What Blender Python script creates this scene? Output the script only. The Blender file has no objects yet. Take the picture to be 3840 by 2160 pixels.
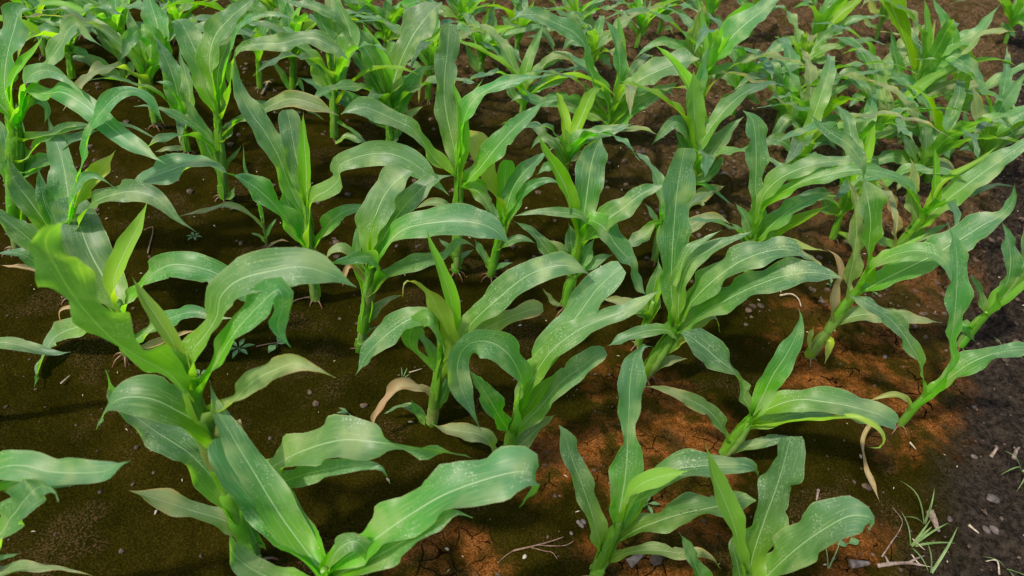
import bpy, math, random, json
from mathutils import Vector, Matrix, noise

scene = bpy.context.scene
col = scene.collection
R = math.radians
random.seed(11)

# ------------------------------------------------------------------ helpers
def tag(o, label=None, cat=None, group=None, kind=None):
    if label: o['label'] = label
    if cat: o['category'] = cat
    if group: o['group'] = group
    if kind: o['kind'] = kind
    return o

def mesh_obj(name, verts, faces, mat, parent=None, uvs=None, smooth=True, loc=None):
    me = bpy.data.meshes.new(name)
    me.from_pydata(verts, [], faces)
    if uvs:
        for un, vals in uvs.items():
            lay = me.uv_layers.new(name=un)
            flat = []
            for l in me.loops:
                flat.extend(vals[l.vertex_index])
            lay.data.foreach_set('uv', flat)
    me.polygons.foreach_set('use_smooth', [smooth] * len(me.polygons))
    me.materials.append(mat)
    me.update()
    o = bpy.data.objects.new(name, me)
    col.objects.link(o)
    if parent is not None: o.parent = parent
    if loc is not None: o.location = loc
    return o

def empty(name, loc):
    o = bpy.data.objects.new(name, None)
    o.empty_display_size = .05
    col.objects.link(o); o.location = loc
    return o

def tube(path, radii, seg=10, cap=True):
    """swept tube through a list of Vectors"""
    vs = []; fs = []
    n = len(path)
    ref = Vector((1, 0, 0))
    for i in range(n):
        t = (path[min(n - 1, i + 1)] - path[max(0, i - 1)]).normalized()
        a = ref - t * ref.dot(t)
        if a.length < .05: a = Vector((0, 1, 0)) - t * t.y
        a.normalize(); ref = a; b = t.cross(a)
        for k in range(seg):
            an = 2 * math.pi * k / seg
            vs.append(path[i] + (a * math.cos(an) + b * math.sin(an)) * radii[i])
    for i in range(n - 1):
        for k in range(seg):
            k2 = (k + 1) % seg
            fs.append((i * seg + k, i * seg + k2, (i + 1) * seg + k2, (i + 1) * seg + k))
    if cap:
        fs.append(tuple(range(seg))[::-1]); fs.append(tuple((n - 1) * seg + k for k in range(seg)))
    return vs, fs

def join(parts):
    V = []; F = []
    for vs, fs in parts:
        b = len(V); V += [tuple(v) for v in vs]; F += [tuple(i + b for i in f) for f in fs]
    return V, F

def sm(a, b, x):
    t = min(1, max(0, (x - a) / (b - a))); return t * t * (3 - 2 * t)


# ------------------------------------------------------------------ node helpers
class NT:
    def __init__(s, name):
        s.m = bpy.data.materials.new(name); s.m.use_nodes = True
        s.t = s.m.node_tree; s.t.nodes.clear()
        s.out = s.t.nodes.new('ShaderNodeOutputMaterial')
    def n(s, ty, **kw):
        nd = s.t.nodes.new(ty)
        for k, v in kw.items():
            if k.startswith('i_'):
                key = k[2:]
                key = int(key) if key.isdigit() else key.replace('_', ' ')
                s.link(v, nd.inputs[key])
            else: setattr(nd, k, v)
        return nd
    def link(s, v, inp):
        if isinstance(v, bpy.types.NodeSocket): s.t.links.new(v, inp)
        elif isinstance(v, bpy.types.Node): s.t.links.new(v.outputs[0], inp)
        else: inp.default_value = v
    def math(s, op, a, b=None, c=None, clamp=False):
        nd = s.t.nodes.new('ShaderNodeMath'); nd.operation = op; nd.use_clamp = clamp
        for i, v in enumerate((a, b, c)):
            if v is not None: s.link(v, nd.inputs[i])
        return nd.outputs[0]
    def mix(s, f, a, b, mode='MIX'):
        nd = s.t.nodes.new('ShaderNodeMix'); nd.data_type = 'RGBA'; nd.blend_type = mode
        s.link(f, nd.inputs[0])
        for v, i in ((a, 6), (b, 7)):
            if isinstance(v, tuple) and len(v) == 3: v = v + (1,)
            s.link(v, nd.inputs[i])
        return nd.outputs[2]
    def ramp(s, f, lo, hi, a=0., b=1.):
        nd = s.t.nodes.new('ShaderNodeMapRange'); nd.interpolation_type = 'SMOOTHSTEP'
        s.link(f, nd.inputs[0])
        for i, v in zip((1, 2, 3, 4), (lo, hi, a, b)): s.link(v, nd.inputs[i])
        return nd.outputs[0]
    def noise(s, vec, scale, detail=2, rough=.5, dim='3D', w=None):
        nd = s.t.nodes.new('ShaderNodeTexNoise'); nd.noise_dimensions = dim
        s.link(vec, nd.inputs['Vector']); nd.inputs['Scale'].default_value = scale
        nd.inputs['Detail'].default_value = detail; nd.inputs['Roughness'].default_value = rough
        if w is not None: s.link(w, nd.inputs['W'])
        return nd.outputs[0]

# ------------------------------------------------------------------ leaf materials
def leaf_material(name, base, mid, tip, pale, pale_amt, trans, specks=.5, spec=.42, edge=(.34, .36, .16), dry_edge=0., spots=0., rough=.4, stripe=.42):
    T = NT(name)
    uv = T.n('ShaderNodeUVMap', uv_map='UV'); sep = T.n('ShaderNodeSeparateXYZ', i_0=uv.outputs[0])
    u, v = sep.outputs[0], sep.outputs[1]
    met = T.n('ShaderNodeUVMap', uv_map='metric').outputs[0]
    oi = T.n('ShaderNodeObjectInfo').outputs['Random']
    au = T.math('ABSOLUTE', T.math('SUBTRACT', T.math('MULTIPLY', u, 2.), 1.))
    # a different piece of texture for every blade
    vec = T.n('ShaderNodeVectorMath', operation='ADD', i_0=met, i_1=T.n('ShaderNodeCombineXYZ', i_0=T.math('MULTIPLY', oi, 37.), i_1=T.math('MULTIPLY', oi, 91.), i_2=T.math('MULTIPLY', oi, 13.))).outputs[0]
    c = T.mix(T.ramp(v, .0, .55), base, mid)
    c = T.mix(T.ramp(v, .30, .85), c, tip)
    # blade to blade variation
    hs = T.n('ShaderNodeHueSaturation', i_Hue=T.math('ADD', .472, T.math('MULTIPLY', oi, .042)), i_Saturation=T.math('ADD', .9, T.math('MULTIPLY', T.math('FRACT', T.math('MULTIPLY', oi, 7.3)), .2)), i_Value=T.math('ADD', .82, T.math('MULTIPLY', T.math('FRACT', T.math('MULTIPLY', oi, 17.7)), .36)), i_Color=c)
    c = hs.outputs[0]
    # lengthwise veins
    st = T.n('ShaderNodeMapping', vector_type='POINT'); T.link(vec, st.inputs[0]); st.inputs['Scale'].default_value = (1., .035, 1.)
    vein = T.noise(st.outputs[0], 480, 2, .65)
    wide = T.noise(st.outputs[0], 260, 2, .55)
    c = T.mix(T.math('MULTIPLY', T.ramp(vein, .5, .68), stripe), c, pale)
    # soft pale blotches: dappled sunlight put into the colour, broken up along the veins
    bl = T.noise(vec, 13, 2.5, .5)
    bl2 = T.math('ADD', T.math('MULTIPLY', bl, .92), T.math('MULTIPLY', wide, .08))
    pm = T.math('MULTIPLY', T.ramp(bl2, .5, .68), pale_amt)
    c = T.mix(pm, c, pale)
    # midrib
    mw = T.math('MULTIPLY_ADD', v, -.040, .058)
    rib = T.ramp(T.math('DIVIDE', au, mw), .55, 1.1, 1., 0.)
    c = T.mix(T.math('MULTIPLY', rib, .8), c, (.34, .46, .25))
    # margin
    em = T.ramp(au, .955, .995)
    c = T.mix(T.math('MULTIPLY', em, .5), c, edge)
    if dry_edge:
        dn = T.noise(vec, 32, 3, .6)
        dm = T.ramp(T.math('ADD', T.math('ADD', T.math('MULTIPLY', au, .55), T.math('MULTIPLY', v, .35)), T.math('MULTIPLY', dn, .5)), 1.0 - dry_edge * .25, 1.25 - dry_edge * .25)
        c = T.mix(dm, c, (.36, .25, .09))
        bn = T.ramp(T.noise(vec, 55, 3, .65), .66, .74)
        c = T.mix(T.math('MULTIPLY', bn, dry_edge * .9), c, (.16, .065, .022))
    fl = T.math('MULTIPLY', T.ramp(T.noise(vec, 75, 3, .6), .70, .76), T.ramp(T.noise(vec, 9, 2), .5, .62))
    c = T.mix(T.math('MULTIPLY', fl, .55), c, (.33, .27, .12))
    # soil dust and dried spray droplets
    vo = T.n('ShaderNodeTexVoronoi', feature='F1'); T.link(vec, vo.inputs['Vector']); vo.inputs['Scale'].default_value = 210
    dots = T.ramp(vo.outputs['Distance'], .10, .36, 1., 0.)
    patch = T.ramp(T.noise(vec, 18, 4, .65), .44, .70)
    fine = T.ramp(T.noise(vec, 420, 3, .7), .50, .70)
    dust = T.math('MULTIPLY', T.math('ADD', T.math('MULTIPLY', dots, .95), T.math('MULTIPLY', fine, .55)), T.math('MULTIPLY', patch, specks), clamp=True)
    c = T.mix(dust, c, (.50, .56, .44))
    if spots:
        v2 = T.n('ShaderNodeTexVoronoi', feature='F1'); T.link(vec, v2.inputs['Vector']); v2.inputs['Scale'].default_value = 240
        sp = T.ramp(v2.outputs['Distance'], .22, .40, 1., 0.)
        near = T.math('MULTIPLY', T.ramp(au, .12, .42, 1., 0.), T.math('MULTIPLY', T.ramp(v, .22, .32), T.ramp(v, .8, .95, 1., 0.)))
        sp = T.math('MULTIPLY', sp, T.math('MULTIPLY', near, T.ramp(T.noise(vec, 34, 2, .5), .46, .56)))
        c = T.mix(T.math('MULTIPLY', sp, spots), c, (.012, .012, .016))
    # greener underside, light shining through the blade put into its colour
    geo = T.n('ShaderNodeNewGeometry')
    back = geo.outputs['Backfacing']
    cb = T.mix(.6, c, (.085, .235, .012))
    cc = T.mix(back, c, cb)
    bump = T.n('ShaderNodeBump'); bump.inputs['Strength'].default_value = .22; bump.inputs['Distance'].default_value = .0012
    T.link(T.math('ADD', T.math('MULTIPLY', vein, .7), T.math('ADD', T.math('MULTIPLY', wide, .8), T.math('MULTIPLY', rib, -1.2))), bump.inputs['Height'])
    pb = T.n('ShaderNodeBsdfPrincipled')
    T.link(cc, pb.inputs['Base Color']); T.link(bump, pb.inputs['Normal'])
    T.link(T.math('ADD', T.math('ADD', rough, T.math('MULTIPLY', T.noise(vec, 40, 2), .16)), T.math('MULTIPLY', dust, .3)), pb.inputs['Roughness'])
    pb.inputs['Specular IOR Level'].default_value = spec
    tr = T.n('ShaderNodeBsdfTranslucent')
    T.link(T.mix(1., c, trans, 'MULTIPLY'), tr.inputs['Color']); T.link(bump, tr.inputs['Normal'])
    ad = T.n('ShaderNodeMixShader'); ad.inputs[0].default_value = .45
    T.link(pb, ad.inputs[1]); T.link(tr, ad.inputs[2])
    T.link(ad, T.out.inputs[0])
    return T.m

TR = (2.1, 2.7, .30)
LEAF = [
    leaf_material('maize_leaf_green', (.118, .320, .006), (.068, .200, .034), (.072, .182, .074), (.27, .34, .145), .62, TR, .75, rough=.36),  # lime base and bluish tip also put whorl glow and sky sheen into colour
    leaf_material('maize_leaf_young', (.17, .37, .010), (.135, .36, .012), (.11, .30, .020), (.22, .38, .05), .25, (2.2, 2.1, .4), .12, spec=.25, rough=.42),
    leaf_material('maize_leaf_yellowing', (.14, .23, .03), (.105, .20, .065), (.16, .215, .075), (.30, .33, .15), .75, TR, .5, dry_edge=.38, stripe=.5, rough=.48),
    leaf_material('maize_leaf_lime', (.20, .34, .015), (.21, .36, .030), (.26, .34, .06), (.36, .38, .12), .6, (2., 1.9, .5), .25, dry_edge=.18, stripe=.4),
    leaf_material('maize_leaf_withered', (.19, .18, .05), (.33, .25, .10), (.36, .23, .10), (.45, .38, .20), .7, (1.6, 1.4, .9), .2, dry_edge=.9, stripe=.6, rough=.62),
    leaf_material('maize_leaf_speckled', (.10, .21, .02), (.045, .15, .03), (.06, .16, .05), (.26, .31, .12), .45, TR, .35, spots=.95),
]

def stem_material():
    T = NT('maize_stem')
    tc = T.n('ShaderNodeTexCoord').outputs['Object']
    z = T.n('ShaderNodeSeparateXYZ', i_0=tc).outputs[2]
    nz = T.noise(tc, 45, 3)
    zz = T.math('ADD', z, T.math('MULTIPLY', T.math('SUBTRACT', nz, .5), .03))
    c = T.mix(T.ramp(zz, .008, .05), (.12, .024, .020), (.10, .17, .035))
    c = T.mix(T.ramp(zz, .05, .2), c, (.10, .235, .022))
    mp = T.n('ShaderNodeMapping'); T.link(tc, mp.inputs[0]); mp.inputs['Scale'].default_value = (1, 1, .05)
    ln = T.noise(mp.outputs[0], 600, 2, .6)
    c = T.mix(T.math('MULTIPLY', T.ramp(ln, .45, .7), .3), c, (.15, .25, .06))
    pb = T.n('ShaderNodeBsdfPrincipled'); T.link(c, pb.inputs['Base Color']); pb.inputs['Roughness'].default_value = .42
    pb.inputs['Subsurface Weight'].default_value = .0
    bp = T.n('ShaderNodeBump'); bp.inputs['Strength'].default_value = .25; bp.inputs['Distance'].default_value = .001
    T.link(ln, bp.inputs['Height']); T.link(bp, pb.inputs['Normal'])
    T.link(pb, T.out.inputs[0]); return T.m
STEM = stem_material()

# ------------------------------------------------------------------ maize leaves
def catmull(P, n):
    """resample a polyline of tuples (any dimension) to n points, smooth, even in arc length"""
    m = len(P); D = len(P[0])
    if m == 2:
        return [tuple(P[0][k] + (P[1][k] - P[0][k]) * i / (n - 1) for k in range(D)) for i in range(n)]
    Q = [tuple(2 * P[0][k] - P[1][k] for k in range(D))] + list(P) + [tuple(2 * P[-1][k] - P[-2][k] for k in range(D))]
    out = []; S = 14
    for i in range(1, m):
        a, b, c, d = Q[i - 1], Q[i], Q[i + 1], Q[i + 2]
        ex = lambda u, v: max(1e-5, sum((u[k] - v[k]) ** 2 for k in range(3 if D >= 3 else 2)) ** .25)
        t0 = 0.; t1 = ex(b, a); t2 = t1 + ex(c, b); t3 = t2 + ex(d, c)
        for s in range(S):
            t = t1 + (t2 - t1) * s / S
            r = []
            for k in range(D):
                A1 = (t1 - t) / (t1 - t0) * a[k] + (t - t0) / (t1 - t0) * b[k]
                A2 = (t2 - t) / (t2 - t1) * b[k] + (t - t1) / (t2 - t1) * c[k]
                A3 = (t3 - t) / (t3 - t2) * c[k] + (t - t2) / (t3 - t2) * d[k]
                B1 = (t2 - t) / (t2 - t0) * A1 + (t - t0) / (t2 - t0) * A2
                B2 = (t3 - t) / (t3 - t1) * A2 + (t - t1) / (t3 - t1) * A3
                r.append((t2 - t) / (t2 - t1) * B1 + (t - t1) / (t2 - t1) * B2)
            out.append(tuple(r))
    out.append(tuple(P[-1]))
    L = [0.]
    for i in range(1, len(out)):
        L.append(L[-1] + sum((out[i][k] - out[i - 1][k]) ** 2 for k in range(min(3, D))) ** .5)
    T = L[-1]; res = []; j = 0
    for i in range(n):
        g = T * i / (n - 1)
        while j < len(L) - 2 and L[j + 1] < g:
            j += 1
        f = (g - L[j]) / max(1e-9, L[j + 1] - L[j]); f = min(1., max(0., f))
        res.append(tuple(out[j][k] + (out[j + 1][k] - out[j][k]) * f for k in range(D)))
    return res

def default_width(t):
    if t < .4:
        return .5 + .5 * math.sin(math.pi / 2 * t / .4)
    return max(.02, (1 - ((t - .4) / .6) ** 1.65) ** 1.0)


def leaf_mesh(rec, rnd, parent, top, r0, order):
    kind, wmm, flat, wd, tw, lab = rec
    n0 = len(flat) // 3
    W = wmm / 1000
    pts = []
    for i in range(n0):
        t0 = i / (n0 - 1)
        p = [flat[3 * i] / 1000, flat[3 * i + 1] / 1000, flat[3 * i + 2] / 1000]
        p.append(wd[i] / 100 if wd else -1.)
        p.append(tw[i] if tw else 0.)
        p.append(0.)
        pts.append(p)
    cen = [Vector(p[:3]) for p in pts]
    a = Vector((0, 0, 0))
    for p in catmull([tuple(c) for c in cen], 20): a += Vector(p) - cen[0]
    a.z = 0
    if a.length < .25: a += Vector((0, .25, 0))
    a.normalize()
    if not wd:                                                    # even growth along the true length
        L = [0.]
        for i in range(1, n0): L.append(L[-1] + (cen[i] - cen[i - 1]).length)
        for i in range(n0): pts[i][3] = default_width(L[i] / L[-1])
    # the sheath: the foot of the blade is rolled round the stalk
    z0 = cen[0].z
    ax = top * (z0 / top.z)
    off = Vector((cen[0].x - ax.x, cen[0].y - ax.y, 0))
    sheath = off.length < .06 and z0 > .05 and r0 > .006
    rs = r0 * (1.12 + .05 * order)
    ls = 0.
    if sheath:
        ls = min(.11, z0 - .02) * rnd.uniform(.75, 1.)
        th0 = 4.9
        lo = top * ((z0 - ls) / top.z); c1 = top * ((z0 - .3 * ls) / top.z)
        wsh = th0 * rs / W
        q = [tuple(lo + a * rs) + (wsh, 0., 1.), tuple(c1 + a * rs) + (wsh, 0., 1.), tuple(cen[0] * .5 + (ax + a * rs) * .5) + (max(pts[0][3], wsh * .62), pts[0][4] * .4, .0)]
        pts = q + pts[1:]
    N = 50 if n0 > 4 else 38
    M = 11
    Rs = catmull([tuple(p) for p in pts], N)
    P = [Vector(r[:3]) for r in Rs]
    seg = [0.]
    for i in range(1, N): seg.append(seg[-1] + (P[i] - P[i - 1]).length)
    length = seg[-1] - ls
    S0 = Vector((0, 0, 1)).cross(a)
    verts = []; uv = []; met = []
    ph1, ph2 = rnd.uniform(0, 6.28), rnd.uniform(0, 6.28)
    fq1, fq2 = [min(5., max(1.6, length * rnd.uniform(6.5, 10.))) for _ in (0, 1)]
    amp = rnd.uniform(.09, .19) * min(W, .06) * (.5 if kind == 1 else 1.1 if kind in (2, 4) else 1.)
    bites = [(rnd.uniform(.25, .9), rnd.uniform(.012, .035), rnd.choice((-1, 1)), rnd.uniform(.15, .42)) for _ in range(rnd.choice((0, 0, 0, 1, 2)) if kind != 1 and W < .085 else 0)]
    ph3 = rnd.uniform(0, 6.28); torn = rnd.uniform(0, 10)
    Sprev = S0
    for i in range(N):
        d = seg[i] - ls
        t = max(0., d / length)
        T = (P[min(N - 1, i + 1)] - P[max(0, i - 1)]).normalized()
        S = S0 - T * S0.dot(T)
        if S.length < .15: S = Sprev - T * Sprev.dot(T)
        S.normalize(); Sprev = S
        Nn = T.cross(S)
        r = math.radians(Rs[i][4])
        Sr = S * math.cos(r) + Nn * math.sin(r); Nr = Nn * math.cos(r) - S * math.sin(r)
        wf = max(.015, Rs[i][3] * (min(1., ((1 - t) / .13 + .01)) ** .75 if not wd or wd[-1] < 45 else min(1., (1 - t) / .02 + .75)))
        h = .5 * W * wf
        if kind == 1: th = 1.75 - .9 * t
        else: th = .7 + 1.5 * math.exp(-t / .09) - .4 * t
        if kind == 4: th += .9
        if sheath:
            k_ = sm(-.01, .075, d)
            th = th0 + (th - th0) * k_
        env = min(1., t / .15) * min(1., (1 - t) / .1 + .25)
        for k in range(M):
            x = -1 + 2 * k / (M - 1)
            hw = h * (1 + .02 * math.sin(28 * t + (ph1 if x < 0 else ph2)) * abs(x) * env)
            for bt, bw, bs, bd in bites:
                if x * bs > .3: hw *= 1 - bd * max(0., 1 - abs(t - bt) / bw) * min(1., (x * bs - .3) / .3)
            an = x * th / 2
            rad = hw / (th / 2)
            px = rad * math.sin(an); pz = rad * (1 - math.cos(an))
            pz += .10 * hw * abs(x)
            ph, fq = (ph1, fq1) if x < 0 else (ph2, fq2)
            rip = amp * env * abs(x) ** 2.2 * math.sin(2 * math.pi * fq * t + ph) * min(1.2, wf + .2)
            rip += .3 * amp * env * abs(x) ** 3 * math.sin(2 * math.pi * fq * 2.3 * t + ph3 + ph)
            edge = 0.
            if k in (0, M - 1) and kind != 1 and d > 0:
                edge = .018 * W * noise.noise(Vector((t * 60 * length / .5, torn, x)))
            v = P[i] + Sr * (px + edge) + Nr * (pz + rip)
            verts.append((v.x, v.y, max(v.z, .006)))
            uv.append((k / (M - 1), d / length)); met.append((x * h, d))
    faces = [(i * M + k, (i + 1) * M + k, (i + 1) * M + k + 1, i * M + k + 1) for i in range(N - 1) for k in range(M - 1)]
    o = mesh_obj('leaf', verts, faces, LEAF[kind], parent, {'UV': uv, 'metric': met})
    if lab: o['label'] = lab
    return o

def stem_mesh(top, rcm, rnd, parent):
    n = 20; r0 = .0086 * rcm
    path = []; rad = []
    bend = Vector((rnd.uniform(-.01, .01), rnd.uniform(-.01, .01), 0))
    nodes = [.16, .36, .58, .8]
    for i in range(n + 1):
        t = -0.08 + 1.10 * i / n
        p = top * t + bend * math.sin(math.pi * max(0, t))
        path.append(p)
        r = r0 * (1.08 - .12 * t)
        for q in nodes:
            d = t - q
            r += r0 * (.16 * math.exp(-(d / .03) ** 2))
            if d < 0: r += r0 * .07 * math.exp(d / .1)
        rad.append(r * (1 if t < .9 else 1 - 3.2 * (t - .9)))
    parts = [tube(path, rad, 12)]
    a0 = rnd.uniform(0, 6.28)
    for k in range(rnd.randint(4, 6)):
        an = a0 + k * 1.15 + rnd.uniform(-.3, .3); d = Vector((math.cos(an), math.sin(an), 0)); L_ = rnd.uniform(.022, .036)
        pth = catmull([tuple(d * r0 * .7 + Vector((0, 0, .026))), tuple(d * (r0 + L_ * .5) + Vector((0, 0, .018))), tuple(d * (r0 + L_) + Vector((0, 0, -.006)))], 6)
        parts.append(tube([Vector(p) for p in pth], [.0023 * rcm, .0021 * rcm, .0019 * rcm, .0017 * rcm, .0014 * rcm, .001], 6))
    V, F_ = join(parts)
    return mesh_obj('stem', V, F_, STEM, parent)

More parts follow.
